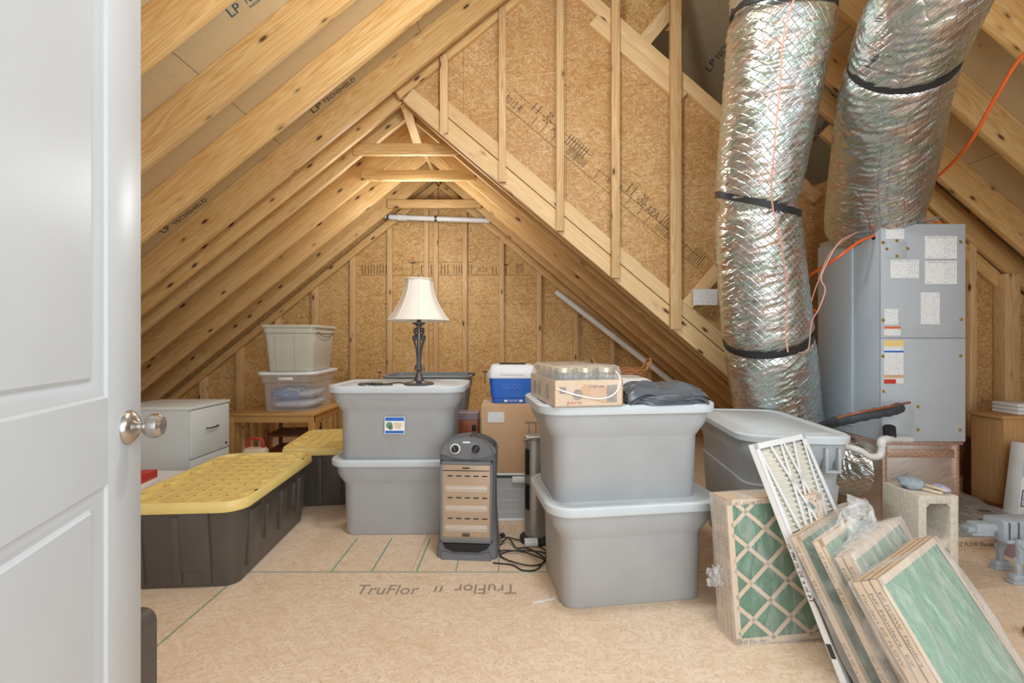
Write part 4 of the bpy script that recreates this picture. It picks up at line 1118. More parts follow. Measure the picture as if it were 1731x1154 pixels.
# wrap film
g = G()
def wrapsec(z, w_, d_, n=24):
    ring = []
    for i, (x, y) in enumerate(rr(w_, d_, .03, 9)):
        k = noise.noise(Vector((x * 14, y * 14, z * 22))) * .012
        ring.append((x * (1 + k * 3), y * (1 + k * 2), z + (k * .6 if z > .12 else 0)))
    return ring
g.loft([wrapsec(z, a, b) for z, a, b in ((.0, .274, .414), (.03, .276, .417), (.1, .277, .418), (.12, .272, .41), (.145, .262, .385), (.152, .24, .36), (.153, .15, .25), (.152, .05, .1))], False, True)
g.put('film_wrap', M['film_jar'], t, 80)
jar = None
for i in range(3):
    for j in range(4):
        lm = JT @ Matrix.Translation((-.085 + i * .085, -.145 + j * .097, .005))
        lab = 'clear glass jar in the wrapped tray, %s column, %s' % (('left', 'middle', 'right')[i], ('front row', 'second row', 'third row', 'back row')[j])
        if jar is None:
            jar = thing('glass_jar', lab, 'jar', mtx=lm, group='glass jars in the wrapped tray')
            g = G(); g.lathe([(0, 0), (.034, 0), (.038, .006), (.038, .095), (.035, .112), (.029, .122), (.029, .135)], 20); g.put('glass', M['glass'], jar)
            g = G(); g.lathe([(.031, .122), (.034, .122), (.034, .138), (.030, .1405), (0, .1405)], 24); g.put('cap', M['lidgold'], jar)
        else:
            c = copy_tree(jar); c.matrix_world = lm; c['label'] = lab
# film twist strand
g = G(); g.tube([(-.13, -.21, .07), (-.05, -.216, .045), (.04, -.215, .03), (.10, -.213, .05), (.125, -.20, .10), (.12, -.17, .13)], .003, 6, smooth=6); g.put('film_strand', M['white_pl'], t)

# tarp
t = None
g = G()
def tarp(u, v):
    th = 2 * PI * u; r = math.sin(PI * min(v * 1.0, 1) / 2 + 0)
    ph = PI / 2 * (1 - v)
    x = .165 * math.copysign(abs(math.cos(th)) ** .7, math.cos(th)) * math.cos(ph * .98) ** .5
    y = .13 * math.copysign(abs(math.sin(th)) ** .7, math.sin(th)) * math.cos(ph * .98) ** .5
    z = .068 * math.sin(ph) ** .6
    p = Vector((x, y, z))
    f = noise.turbulence(Vector((x * 6, y * 9, z * 30)), 3, False) - .6
    q = Vector((x * (1 + .12 * f), y * (1 + .12 * f), z * (1 + .5 * f) + .01 * abs(noise.noise(Vector((x * 10, y * 22, 3)))) * (z > .01)))
    return q
g.sheet(tarp, 110, 40)
g.put('folded_tarp', M['tarp'], None, 50, mtx=Matrix.Translation((.60, 1.90, zt - .001)) @ Matrix.Rotation(.12, 4, 'Z'), label='folded dark gray tarp on the gray tote next to the jars', cat='tarp')
o = bpy.data.objects[-1]
g = G()
def fold(k):
    def f(u, v):
        x = -.16 + .33 * u; y = -.11 + .2 * v
        return Vector((x, y + .01 * noise.noise(Vector((u * 5, v * 3, k))), .046 + .014 * k + .02 * noise.noise(Vector((u * 3.5, v * 11, k * 5))) - .03 * (abs(u - .5) * 2) ** 4 - .035 * (abs(v - .5) * 2) ** 4 + .018 * max(0, u - .75)))
    return f
tobj = [o for o in bpy.data.objects if o.name.startswith('folded_tarp')][0]
for k in range(3):
    g.sheet(fold(k), 40, 20)
g.put('fold', M['tarp'], tobj, 60)

# ------------------------------------------------------------------ ducts
def duct(label, path, widths, mat, straps, seed, name='flexible_duct', ends=None):
    pts = [W(*p) for p in path]
    t = thing(name, label, 'duct', pts[-1])
    o = pts[-1]
    k = 14
    sp = spline([p - o for p in pts], k)
    rs = []
    for i in range(len(widths) - 1):
        for j in range(k): rs.append(widths[i] + (widths[i + 1] - widths[i]) * (j / k) ** 1.0)
    rs.append(widths[-1])
    # resample denser
    sp2 = []; r2 = []
    for i in range(len(sp) - 1):
        for j in range(4): sp2.append(sp[i].lerp(sp[i + 1], j / 4)); r2.append(rs[i] + (rs[i + 1] - rs[i]) * j / 4)
    sp2.append(sp[-1]); r2.append(rs[-1])
    n = 96; rings = []; prev = None; L = 0
    for i, p in enumerate(sp2):
        d = (sp2[min(i + 1, len(sp2) - 1)] - sp2[max(i - 1, 0)]).normalized()
        a = Vector((1, 0, 0)) if prev is None else prev
        a = (a - d * a.dot(d)).normalized(); prev = a; b = d.cross(a)
        if i: L += (sp2[i] - sp2[i - 1]).length
        ring = []
        pinch = 1.0
        for s in straps:
            pinch -= .09 * math.exp(-((i / (len(sp2) - 1) - s) / .012) ** 2)
        for q in range(n):
            th = 2 * PI * q / n
            cx, sy = math.cos(th), math.sin(th)
            wr = noise.noise(Vector((cx * 2.1 + seed, sy * 2.1, L * 26 + cx * 1.5)))
            wr2 = noise.noise(Vector((cx * 4.5 + 9, sy * 4.5 + seed, L * 64 + cx * 3)))
            wr3 = noise.noise(Vector((cx * 7, sy * 7 + seed, L * 60)))
            r = r2[i] * pinch * (1 + .022 * (1 - abs(wr) * 2.2) + .016 * wr2 + .006 * wr3 + .03 * noise.noise(Vector((cx, sy, L * 2 + seed))))
            ring.append(p + (a * cx + b * sy) * r)
        rings.append(ring)
    g = G(); g.loft(rings, True, True); g.put('foil_jacket', mat, t, 80)
    for s in straps:
        i = int(s * (len(sp2) - 1)); 
        d = (sp2[min(i + 1, len(sp2) - 1)] - sp2[max(i - 1, 0)]).normalized()
        kt = {0: .12, 1: .38, 2: .02}[straps.index(s)] if len(straps) == 3 else .10
        a = d.orthogonal().normalized(); b = d.cross(a); R = r2[i] * (1.035 if kt > .3 else .99)
        def srf(off, rad):
            out = []
            for q in range(64):
                th = 2 * PI * q / 64; v = (a * math.cos(th) + b * math.sin(th)) * rad
                out.append(sp2[i] + v + d * (off + kt * v.x))
            return out
        g = G(); g.loft([srf(-.017, R * .96), srf(-.017, R), srf(.017, R), srf(.017, R * .96)], False, False)
        g.put('strap', M['black_rub'], t)
    return t
duct('left silver foil duct coming down in front of the wall', [(1335, -90, 2.15), (1324, 0, 2.2), (1310, 110, 2.28), (1292, 230, 2.38), (1280, 345, 2.5), (1284, 440, 2.6), (1295, 560, 2.72), (1306, 640, 2.85), (1318, 715, 2.97), (1345, 790, 3.0)],
     [.24, .233, .226, .216, .204, .222, .240, .245, .245, .22], M['foil'], [.135, .445, .68], 3.0)
duct_r = duct('right silver foil duct curving down onto the air handler', [(1625, -120, 1.62), (1578, -20, 1.75), (1535, 80, 1.95), (1508, 170, 2.15), (1494, 260, 2.4), (1480, 335, 2.62), (1473, 374, 2.76)],
     [.195, .197, .203, .212, .23, .235, .235], M['foil'], [.375], 8.0)
duct('short foil duct at the floor joining the plenum below the air handler', [(1352, 760, 3.0), (1395, 780, 2.9), (1438, 786, 2.8), (1475, 788, 2.72), (1515, 788, 2.66)],
     [.18, .185, .185, .18, .17], M['foil'], [], 14.0)
bpy.context.view_layer.update()
def on_duct(txt, px, py, px2, py2, h, w_, root):
    jk = [c for c in root.children if c.name.startswith('foil_jacket')][0]
    o = Vector((0, 0, H)) - root.location
    P = []
    for x, y in ((px, py), (px2, py2)):
        d = Vector(((x - 865.5) / F, 1, (577 - y) / F)).normalized()
        ok, hit, nn, _ = jk.ray_cast(o, d)
        if not ok: return
        P.append(hit)
    xd = P[1] - P[0]; n = Vector((-.35, -.93, -.1)); up = n.cross(xd)
    letter(txt, P[0] + n * .012, xd, up, w=w_, h=h, mat=M['ink'], parent=root)
on_duct('R-6.0', 1469, 118, 1488, 92, .022, .075, duct_r)
on_duct('III', 1486, 40, 1492, 30, .02, .03, duct_r)
ww = thing('thermostat_wire', 'thin pink wire taped down the front of the left duct', 'wire', W(1300, 300, 2.2))
tube_part('wire', [W(1345, -10, 1.9), W(1325, 60, 1.96), (W(1318, 150, 2.02)), W(1308, 260, 2.1), W(1305, 340, 2.2), W(1322, 420, 2.28), W(1330, 500, 2.38), W(1328, 560, 2.44), W(1332, 595, 2.44)], .004, M['pinkwire'], ww, 6, smooth=6)

# ------------------------------------------------------------------ air handler
AX0, AX1, AY0, AY1 = 2.01, 2.47, 2.50, 3.0
t = thing('air_handler', 'tall gray metal air handler cabinet with many labels at right', 'air handler', (AX0, AY0, .505), 0)
aw, ad, ahh = AX1 - AX0, AY1 - AY0, 1.69 - .505
g = G(); g.box(0, aw, .012, ad, 0, ahh, .002); g.put('cabinet', M['ah_side'], t)
G().box(.0, aw, 0, .0125, .565, ahh, .0015).put('upper_panel', M['ah'], t)
G().box(.0, aw, 0, .0125, 0, .562, .0015).put('lower_panel', M['ah'], t)
g = G(); g.box(.002, .17, -.006, 0, .004, .185, .001); g.put('pipe_cover', M['ah'], t)
g = G(); g.box(.02, .135, -.003, 0, ahh - .185, ahh - .095, .001); g.put('knockout_plate', M['ah'], t)
# back left flange of side
g = G(); g.box(-.012, 0, .2, ad - .0, .05, ahh - .03, .002); g.put('side_panel', M['ah_side'], t)
g = G(); g.lathe([(0, -.002), (.011, -.002), (.011, .001), (0, .001)], 14, (-.0, 0, 0), 'X'); g.put('wire_hole', M['heater_dark'], t, mtx=Matrix.Translation((-.001, .05, ahh - .065)))
for (x0, y0, x1, y1, kind) in ((1497, 384, 1528, 404, 0), (1563, 399, 1617, 437, 1), (1563, 441, 1617, 480, 1), (1505, 439, 1553, 470, 1), (1556, 494, 1588, 548, 0), (1495, 522, 1518, 549, 0), (1494, 552, 1522, 567, 2), (1494, 575, 1527, 648, 3)):
    a = W(x0, y1, 2.5); b = W(x1, y0, 2.5)
    c = (a + b) / 2 - Vector((AX0, AY0, .505)); hw, hh_ = (b.x - a.x) / 2, (b.z - a.z) / 2
    g = G(); g.box(-hw, hw, -.001, 0, -hh_, hh_); lb = g.put('label_sheet', (M['label'] if kind == 1 else M['label_fine']), t, mtx=Matrix.Translation((c.x, -.001, c.z)))
    if kind == 3:
        for z0, z1, mm in ((.86, 1, M['yellow']), (.72, .76, M['blue']), (.13, .2, M['card']), (-.02 + .02, .1, M['red'])):
            g = G(); g.box(-hw, hw if z0 > .1 else hw * .2, -.0016, -.001, -hh_ + 2 * hh_ * z0, -hh_ + 2 * hh_ * z1); g.put('print_band', mm, lb)
    if kind == 2:
        g = G(); g.box(-hw, hw, -.0016, -.001, hh_ * .55, hh_); g.put('print_band', M['orange'], lb)
    if kind == 1:
        g = G()
        for k in range(5): g.box(hw * .25 + hw * .15 * k, hw * .25 + hw * .15 * k + .0008, -.0014, -.001, -hh_ * .6, hh_ * .85)
        g.box(-hw * .85, hw * .9, -.0014, -.001, hh_ * .84, hh_ * .87); g.put('table_rule', M['ink_floor'], lb)
for px, py in ((1492, 410), (1498, 421), (1515, 407), (1533, 420), (1515, 433), (1623, 409), (1492, 541), (1624, 540), (1623, 601), (1492, 602), (1493, 661), (1551, 687), (1551, 726), (1622, 726), (1492, 724)):
    c = W(px, py, 2.5) - Vector((AX0, AY0, .505))
    g = G(); g.lathe([(0, -.008), (.0045, -.008), (.005, -.003), (.0085, -.002), (.0085, 0), (0, 0)], 10, (0, 0, 0), 'Y'); g.put('screw', M['brass'], t, mtx=Matrix.Translation((c.x, -.001, c.z)))
# plenum
t = thing('duct_plenum', 'foil faced box plenum under the air handler', 'duct', (AX0, AY0, .056), 0)
g = G(); g.box(.02, aw - .03, .015, ad - .02, 0, .447, .004); g.put('plenum_box', M['plenum'], t)
g = G(); g.box(.0, aw - .01, .0, ad - .01, .43, .448, .004); g.box(aw - .05, aw - .025, .008, .02, 0, .43, .002); g.box(.015, .04, .008, .02, 0, .43, .002); g.box(.02, aw - .03, .009, .018, .36, .405, .002); g.put('foil_tape', M['coppery'], t)
# package lying under
t = thing('wrapped_package', 'flat plastic wrapped cardboard pack lying on the floor under the plenum', 'package', (2.55, 2.7, 0), 0)
g = G(); g.box(-.45, .42, -.38, .38, 0, .052, .003); g.put('carton', M['card_filter'], t)
g = G(); g.box(-.43, .40, -.36, .36, .0525, .0535); g.put('inner_sheet', M['toy_dark'], t)
g = G(); g.box(.37, .42, -.38, .38, .0525, .058, .001); g.put('edge_strip', M['redbrown'], t)
def pk(u, v): return Vector((-.455 + .88 * u, -.388 + .776 * v, .056 + .008 * noise.noise(Vector((u * 9, v * 9, 0)))))
G().sheet(pk, 30, 30).put('film_wrap', M['film'], t, 60)
letter('EZ FLOW Flanders', (-.30, -.3815, .015), (1, 0, 0), (0, 0, 1), h=.022, w=.2, mat=M['ink_soft'], parent=t)

# papers on AH
t = thing('paper_manual', 'loose white papers on top of the air handler', 'paper', (2.22, 2.62, 1.691), 0)
for k in range(4):
    g = G()
    def pg(u, v, k=k):
        return Vector((-.14 + .26 * u + .02 * k, -.10 + .14 * v, .003 + .006 * k + .03 * (u ** 2) * (.4 + .25 * k) + .012 * math.sin(u * 5 + k)))
    g.sheet(pg, 12, 4); g.put('page', M['paper'], t, 60, mtx=Matrix.Rotation(-.15 + .12 * k, 4, 'Z'))

# wires
def wire(name, label, pts, r, mat, cat='wire', sm=7):
    P = [W(*p) for p in pts]; t = thing(name, label, cat, P[0])
    tube_part('wire' if cat == 'wire' else 'cable', P, r, mat, t, 8, smooth=sm)
wire('cable', 'orange cable hanging in front of the right roof slope', [(1760, 70, 2.0), (1722, 102, 2.05), (1680, 170, 2.15), (1640, 240, 2.3), (1600, 285, 2.5), (1560, 318, 2.65), (1530, 345, 2.8)], .008, M['orange'], 'cable')
wire('cable', 'orange cable running from a hole in the air handler side to the wall', [(1477, 398, 2.545), (1450, 410, 2.5), (1420, 432, 2.5), (1390, 452, 2.6), (1360, 472, 2.75), (1340, 500, 3.0), (1350, 512, 3.1), (1385, 528, 3.0)], .008, M['orange'], 'cable')
wire('thermostat_wire', 'thin pink wire looping down from the air handler top to the left duct strap', [(1450, 392, 2.55), (1420, 408, 2.45), (1400, 440, 2.45), (1388, 470, 2.45), (1395, 490, 2.45), (1385, 520, 2.45), (1372, 545, 2.5), (1366, 590, 2.52), (1350, 596, 2.5)], .0035, M['pinkwire'])
wire('thermostat_wire', 'thin pink wire falling straight from the air handler top beside the orange cable', [(1445, 394, 2.56), (1405, 425, 2.5), (1385, 470, 2.5), (1370, 515, 2.55), (1362, 560, 2.6)], .003, M['pinkwire'])
wire('thermostat_wire', 'thin pink wire arching over the top of the air handler', [(1540, 372, 2.62), (1570, 373, 2.56), (1603, 380, 2.53), (1612, 381, 2.6)], .003, M['orange'])
t = thing('refrigerant_line', 'black insulated refrigerant line leaving the air handler to the left', 'pipe', W(1530, 686, 2.49))
tube_part('insulation', [W(1520, 689, 2.44), W(1505, 694, 2.4), W(1470, 700, 2.38), (W(1430, 709, 2.42)), W(1405, 715, 2.5), W(1370, 730, 2.72)], lambda u: .027 + .002 * math.sin(u * 60), M['insul'], t, 14, smooth=8)
tube_part('copper_pipe', [W(1538, 680, 2.5), W(1524, 683, 2.44), W(1500, 688, 2.37), W(1460, 695, 2.35), W(1415, 706, 2.4)], .006, M['copper_box'], t, 8, smooth=6)
t = thing('drain_trap', 'white plastic drain pipe with trap at the bottom of the air handler', 'pipe', W(1540, 742, 2.45))
tube_part('pipe', [W(1540, 743, 2.47), W(1500, 742, 2.40), W(1491, 746, 2.39), W(1490, 762, 2.39), W(1485, 771, 2.39), W(1470, 771, 2.39), W(1455, 762, 2.40), W(1440, 757, 2.42), W(1415, 752, 2.5)], .017, M['pvc'], t, 14, smooth=6)
tube_part('elbow', [W(1500, 742, 2.40), W(1491, 745, 2.39), W(1490, 753, 2.39)], .021, M['pvc'], t, 14, smooth=5)
tube_part('fitting', [W(1504, 737, 2.41), W(1503, 722, 2.44)], .028, M['black_rub'], t, 16)

# ------------------------------------------------------------------ filters
def frame_mtx(tl, e, d, off=0):
    """origin = bottom left front corner; x along e, y up along the board, z out of the face"""
    e = Vector(e).normalized(); up = -Vector(d); L = up.length; up.normalize()
    n = e.cross(up).normalized(); up = n.cross(e)
    m = Matrix((e, up, n)).transposed().to_4x4()
    m.translation = Vector(tl) - up * L + n * off
    return m
fcache = {}
def filt(name, label, m, w_=.5, h_=.48, th=.022, media='media', fr='card_filter', lattice=False, group=None, texts=(), pleats=False):
    t = thing(name, label, 'air filter', mtx=m, group=group)
    key = (w_, h_, th, media, fr, lattice, pleats)
    if key in fcache:
        for nm, me in fcache[key]:
            o = bpy.data.objects.new(nm, me); col.objects.link(o); o.parent = t
    else:
        lst = []
        g = G(); b = .022
        for a in ((0, w_, 0, .0015 + .0), ):
            pass
        g.box(0, w_, 0, .002, -th, 0); g.box(0, w_, h_ - .002, h_, -th, 0); g.box(0, .002, 0, h_, -th, 0); g.box(w_ - .002, w_, 0, h_, -th, 0)
        for z in (-.0015, -th):
            g.box(0, w_, 0, b, z, z + .0015); g.box(0, w_, h_ - b, h_, z, z + .0015); g.box(0, b, 0, h_, z, z + .0015); g.box(w_ - b, w_, 0, h_, z, z + .0015)
        o = g.put('frame', M[fr], t); lst.append(('frame', o.data))
        g = G()
        if pleats:
            n = int((h_ - .04) / .018); 
            for k in range(n):
                y = .02 + k * .018
                g.loft([[(x, y, -th + .003), (x, y + .009, -.004), (x, y + .018, -th + .003)] for x in (.02, w_ - .02)], True, True)
        else:
            def f(u, v): return Vector((.018 + (w_ - .036) * u, .018 + (h_ - .036) * v, -.006 - .004 * noise.noise(Vector((u * 12, v * 12, 1)))))
            g.sheet(f, 20, 20)
            g.box(.018, w_ - .018, .018, h_ - .018, -th + .003, -.012)
        o = g.put('filter_media', M[media], t, 60); lst.append(('filter_media', o.data))
        if lattice:
            g = G()
            def bar(a, b2, wd=.014):
                a = Vector(a); b2 = Vector(b2); d = (b2 - a).normalized(); n = Vector((-d.y, d.x)) * wd / 2
                g.loft([[(a.x - n.x, a.y - n.y, z), (a.x + n.x, a.y + n.y, z), (b2.x + n.x, b2.y + n.y, z), (b2.x - n.x, b2.y - n.y, z)] for z in (-.002, .0)])
            S = .145
            import itertools
            nx, ny = w_ / 2.6, h_ / 4.05
            for k in range(-4, 8):
                x_a, y_a = .02, ny * k
                for sg in (1, -1):
                    pts = []
                    # line y = y_a + sg*slope*(x)
                    sl = ny / nx
                    xs_ = [.015, w_ - .015]
                    def yy(x): return ny * k + .02 + sg * sl * x
                    p = [(x, yy(x)) for x in xs_]
                    def clip(p0, p1):
                        (x0_, y0_), (x1_, y1_) = p0, p1
                        t0, t1 = 0, 1
                        for lo_, hi_ in ((.015, h_ - .015),):
                            dy = y1_ - y0_
                            ta, tb = (lo_ - y0_) / dy, (hi_ - y0_) / dy
                            if ta > tb: ta, tb = tb, ta
                            t0 = max(t0, ta); t1 = min(t1, tb)
                        if t0 >= t1 - .02: return None
                        return (x0_ + (x1_ - x0_) * t0, y0_ + dy * t0), (x0_ + (x1_ - x0_) * t1, y0_ + dy * t1)
                    c = clip(*p)
                    if c: bar(*c)
            if pleats: pass
            o = g.put('lattice', M[fr], t); lst.append(('lattice', o.data))
        fcache[key] = lst
    for s, o_, xd, ud, hh, ww_, mt in texts:
        letter(s, o_, xd, ud, h=hh, w=ww_, mat=M[mt], parent=t)
    return t
# stack A : upright with diamond lattice
eA = Vector((.99, .08, .03)); 
mA = frame_mtx((.757, 1.625, .49), eA, Vector((.052, -.035, -.49)))
sideT = [('EZ Flow', (-.0006, .36, -.004), (0, -1, 0), (0, 0, 1), .014, .12, 'green_bin'), ('14 x 20 x 1', (-.0006, .22, -.004), (0, -1, 0), (0, 0, 1), .013, .12, 'ink_soft')]
for k in range(4):
    m = mA @ Matrix.Translation((0, 0, -k * .025))
    tx = []
    for s, y, l, mt in (('NF Flanders', .475, .08, 'green_bin'), ('EZ FLOW', .36, .08, 'ink_soft'), ('14" x 20" x 1"', .25, .12, 'ink_soft')):
        tx.append((s, (-.0006, y, -.018), (0, -1, 0), (0, 0, 1), .012, l, mt))
    if k == 0: tx += [('NF Flanders', (.02, .004, .0006), (1, 0, 0), (0, 1, 0), .012, .1, 'ink'), ('EZ FLOW', (.13, .483, .0006), (-1, 0, 0), (0, -1, 0), .013, .07, 'ink_soft'), ('Carefree Filter', (.2, .003, .0006), (1, 0, 0), (0, 1, 0), .006, .07, 'ink_soft')]
    filt('air_filter', 'cardboard framed green air filter with diamond lattice, %s of the upright stack' % ('front', 'second', 'third', 'back')[k], m, .36, .495, .0235, 'media_dark', 'card_filter', k == 0, 'green air filters in the upright stack', tx)
g = G()
def hullwrap(m, w_, h_, t0, t1, pad, seed, nu=26, nv=26, top=.0):
    """loose film around a stack: a sleeve around x/z running along y"""
    rings = []
    for j in range(nv + 1):
        y = -pad * .3 + (h_ + pad * .3 + top) * j / nv
        ring = []
        per = rr(w_ + 2 * pad, t1 - t0 + 2 * pad, pad, 3)
        dense = []
        for i in range(len(per)):
            a = Vector(per[i]); b = Vector(per[(i + 1) % len(per)]); n = max(1, int((b - a).length / .025))
            for q in range(n): dense.append(a.lerp(b, q / n))
        for p in dense:
            k = noise.noise(Vector((p.x * 14 + seed, p.y * 30, y * 7))) * .012
            s_ = 1.0 if y < h_ else 1 - (y - h_) / (top + .001) * .75
            ring.append(m @ Vector((w_ / 2 + p.x * s_ * (1 + k), y + k * .5, (t0 + t1) / 2 + p.y * s_ + k)))
        rings.append(ring)
    return rings
def film_bag(label, m, w_, h_, t0, t1, pad, seed, top=0.0, mat='film_thin'):
    r = hullwrap(Matrix.Identity(4), w_, h_, t0, t1, pad, seed, top=top)
    g = G(); g.loft(r, False, True)
    g.put('plastic_wrap', M[mat], None, 80, mtx=m, label=label, cat='plastic wrap')
film_bag('clear plastic film around the upright stack of diamond lattice filters', mA, .36, .495, -.1, 0, .008, 2)

# white pleated filter B
eB = Vector((.30, .19, .0)); dB = Vector((.052, -.32, -.69))
tlB = Vector((.852, 1.62, .69))
mB = frame_mtx(tlB, eB, dB)
tB = filt('pleated_filter', 'tall white framed pleated air filter leaning between the two filter stacks', mB, .356, .762, .022, 'pleat', 'white_pl', False, None,
     [('14 in x 30 in x 1 in', (-.0006, .26, -.018), (0, -1, 0) if False else (0, 1, 0), (0, 0, -1) if False else (0, 0, 1), .014, .17, 'ink')], True)
g = G()
for (x0, y0, x1, y1) in ((.02, .74, .17, .02), (.17, .74, .04, .02), (.19, .74, .33, .02), (.33, .74, .18, .02), (.1, .74, .26, .3), (.26, .74, .1, .3)):
    a = Vector((x0, y0)); b = Vector((x1, y1)); d = (b - a).normalized(); n = Vector((-d.y, d.x)) * .006
    g.loft([[(a.x - n.x, a.y - n.y, z), (a.x + n.x, a.y + n.y, z), (b.x + n.x, b.y + n.y, z), (b.x - n.x, b.y - n.y, z)] for z in (-.002, -.0006)])
g.put('support_grid', M['white_pl'], tB)
g = G(); g.box(-.0008, 0, .10, .14, -.019, -.004); g.put('print_block', M['ink'], tB)
g = G(); g.prism([(.39, -.016), (.405, -.011), (.39, -.006)], -.001, -.0002, 'YZ'); g.put('airflow_arrow', M['purple'], tB)

# dark narrow carton between B and the leaning stack
filt('air_filter', 'dark blue framed filter just right of the white pleated one', frame_mtx((.955, 1.43, .25), (.785, .6, 0), Vector((.045, -.13, -.25))), .40, .285, .018, 'media_dark', 'blacktote')

lean = []
def lean_stack(lab, tl, e, d, n, gap, group, words, w_=.5):
    L = Vector(d).length
    for k in range(n):
        m = frame_mtx(tl, e, d, -k * gap)
        tx = [(words[k % len(words)], (-.0006, L * .93, -.017), (0, -1, 0), (0, 0, 1), .008, L * .36, 'ink_soft'), ('20" x 20" x 1"', (-.0006, L * .36, -.017), (0, -1, 0), (0, 0, 1), .008, .10, 'ink_soft')]
        if k == 0: tx.append(('20" x 20" x 1"', (w_ - .006, L * .75, .0006), (0, -1, 0), (1, 0, 0), .010, .13, 'ink_soft'))
        pos = ('front' if n > 1 else 'single', 'second', 'third', 'back')[k if k < n - 1 or n < 3 else 3] if n > 1 else 'only'
        filt('air_filter', '%s, %s one' % (lab, pos), m, w_, round(L, 3), .0215, group=group, texts=tx)
    return frame_mtx(tl, e, d), L
m1, L1 = lean_stack('green filter of the leaning group nearest the white pleated filter', (.916, 1.48, .424), (.785, .619, 0), (.084, -.21, -.424), 1, .023, None, ['NF Flanders   EZ FLOW'])
m2, L2 = lean_stack('green filter second from left in the leaning group', (.952, 1.425, .433), (.785, .619, 0), (.067, -.23, -.433), 1, .023, None, ['NF Flanders   EZ FLOW'])
m3, L3 = lean_stack('green filter in the middle leaning trio', (1.006, 1.37, .414), (.80, .60, 0), (.056, -.24, -.414), 2, .023, 'green air filters leaning in the middle', ['EZ FLOW  Flanders', 'NF Flanders'])
m6, L6 = lean_stack('green filter of the foremost leaning pack with wide green face', (.987, 1.243, .409), (.83, .56, 0), (.10, -.235, -.409), 3, .0225, 'green air filters in the foremost pack', ['EZ FLOW  Flanders', 'NF Flanders  EZ', 'Flanders EZ FLOW'])
film_bag('clear plastic film around the foremost pack of green filters', m6, .5, L6, -.068, 0, .010, 5)
film_bag('clear plastic bag around the middle leaning green filters', m3, .5, L3, -.06, 0, .012, 9, top=.02, mat='film')
film_bag('clear plastic bag around the two left leaning green filters', m1, .49, L1, -.022, .05, .012, 19)
# gathered bag top
g = G()
def bagtop(u, v):
    th = 2 * PI * u
    r = (.085 + .085 * v + .05 * v * math.sin(th * 5 + 2)) * (1 + .25 * noise.noise(Vector((math.cos(th) * 2, math.sin(th) * 2, v * 3))))
    return Vector((r * math.cos(th) * 1.3, r * math.sin(th) * .35, .055 - .17 * v + .022 * math.sin(th * 7) * (.3 + v) + .03 * noise.noise(Vector((u * 20, v * 6, 0)))))
g.sheet(bagtop, 90, 20)
def wing(u, v):
    return Vector((-.06 + .12 * u + .02 * noise.noise(Vector((u * 4, v * 6, 5))), .02 * math.sin(u * 14 + v * 3), .03 + .06 * v * (1 + .5 * math.sin(u * 5))))
g.sheet(wing, 24, 12)
g.put('plastic_bag', M['film'], None, 80, mtx=Matrix.Translation((1.20, 1.60, .40)) @ Matrix.Rotation(.6, 4, 'Z'), label='gathered crumpled top of clear plastic bag above the leaning filters', cat='plastic bag')
g = G()
def scrap(u, v):
    return Vector((-.03 + .06 * u + .02 * noise.noise(Vector((u * 5, v * 5, 1))), .02 * noise.noise(Vector((u * 6, v * 6, 2))), -.005 + .07 * v + .02 * noise.noise(Vector((u * 8, v * 4, 3)))))
g.sheet(scrap, 12, 12)
g.put('film_scrap', M['film'], None, 80, mtx=Matrix.Translation((.735, 1.66, .17)), label='crumpled end of plastic film left of the upright filter stack', cat='plastic wrap')

# cinder block
t = thing('cinder_block', 'gray concrete block standing on end behind the leaning filters', 'concrete block', (1.785, 2.015, 0), math.radians(0))
g = G()
ow, od, oh = .168, .19, .405
g.box(-ow / 2, -ow / 2 + .035, -od / 2, od / 2, 0, oh, .004); g.box(ow / 2 - .035, ow / 2, -od / 2, od / 2, 0, oh, .004)
for z0, z1 in ((0, .035), (.185, .22), (.37, .405)): g.box(-ow / 2 + .03, ow / 2 - .03, -od / 2, od / 2, z0, z1, .004)
for z in (.035, .185, .22, .37):
    for sx in (-1, 1):
        x = sx * (ow / 2 - .035); sz = 1 if z in (.035, .22) else -1
        g.prism([(x, z), (x - sx * .014, z), (x, z + sz * .014)], -od / 2 + .002, od / 2 - .002)
g.put('block_body', M['concrete'], t)
def lumpy(name, label, cat, loc, sc, mat, seed, rz=0):
    g = G()
    def f(u, v):
        th = 2 * PI * u; ph = PI * (v - .5)
        p = Vector((math.cos(ph) * math.cos(th) * sc[0], math.cos(ph) * math.sin(th) * sc[1], math.sin(ph) * sc[2]))
        q = p * (1 + .28 * noise.noise(p * 40 + Vector((seed, 0, 0))))
        q.z = max(q.z, -sc[2] * .9) + sc[2] * .9
        return q
    g.sheet(f, 36, 18); g.put(name, mat, None, 70, mtx=Matrix.Translation(loc) @ Matrix.Rotation(rz, 4, 'Z'), label=label, cat=cat)
lumpy('crumpled_rag', 'crumpled gray blue rag on top of the concrete block', 'rag', (1.755, 2.02, .406), (.05, .045, .026), M['rag'], 3)
lumpy('plastic_piece', 'lavender rounded plastic piece on the right of the concrete block top', 'plastic piece', (1.848, 1.975, .406), (.026, .045, .015), M['bluestone'], 7, -.3)
for k in range(2):
    g = G(); g.cbox((0, 0, .006 + .012 * k), (.018, .085, .011), (0, .1, 0), .004); g.put('wood_scrap', M['palewood'], None, mtx=Matrix.Translation((1.79 + .022 * k, 1.965, .4065)) @ Matrix.Rotation(.4 - .2 * k, 4, 'Z'), label='small pale wood scrap on the concrete block, %s one' % ('lower left', 'upper right')[k], cat='wood scrap', group='wood scraps on the block')

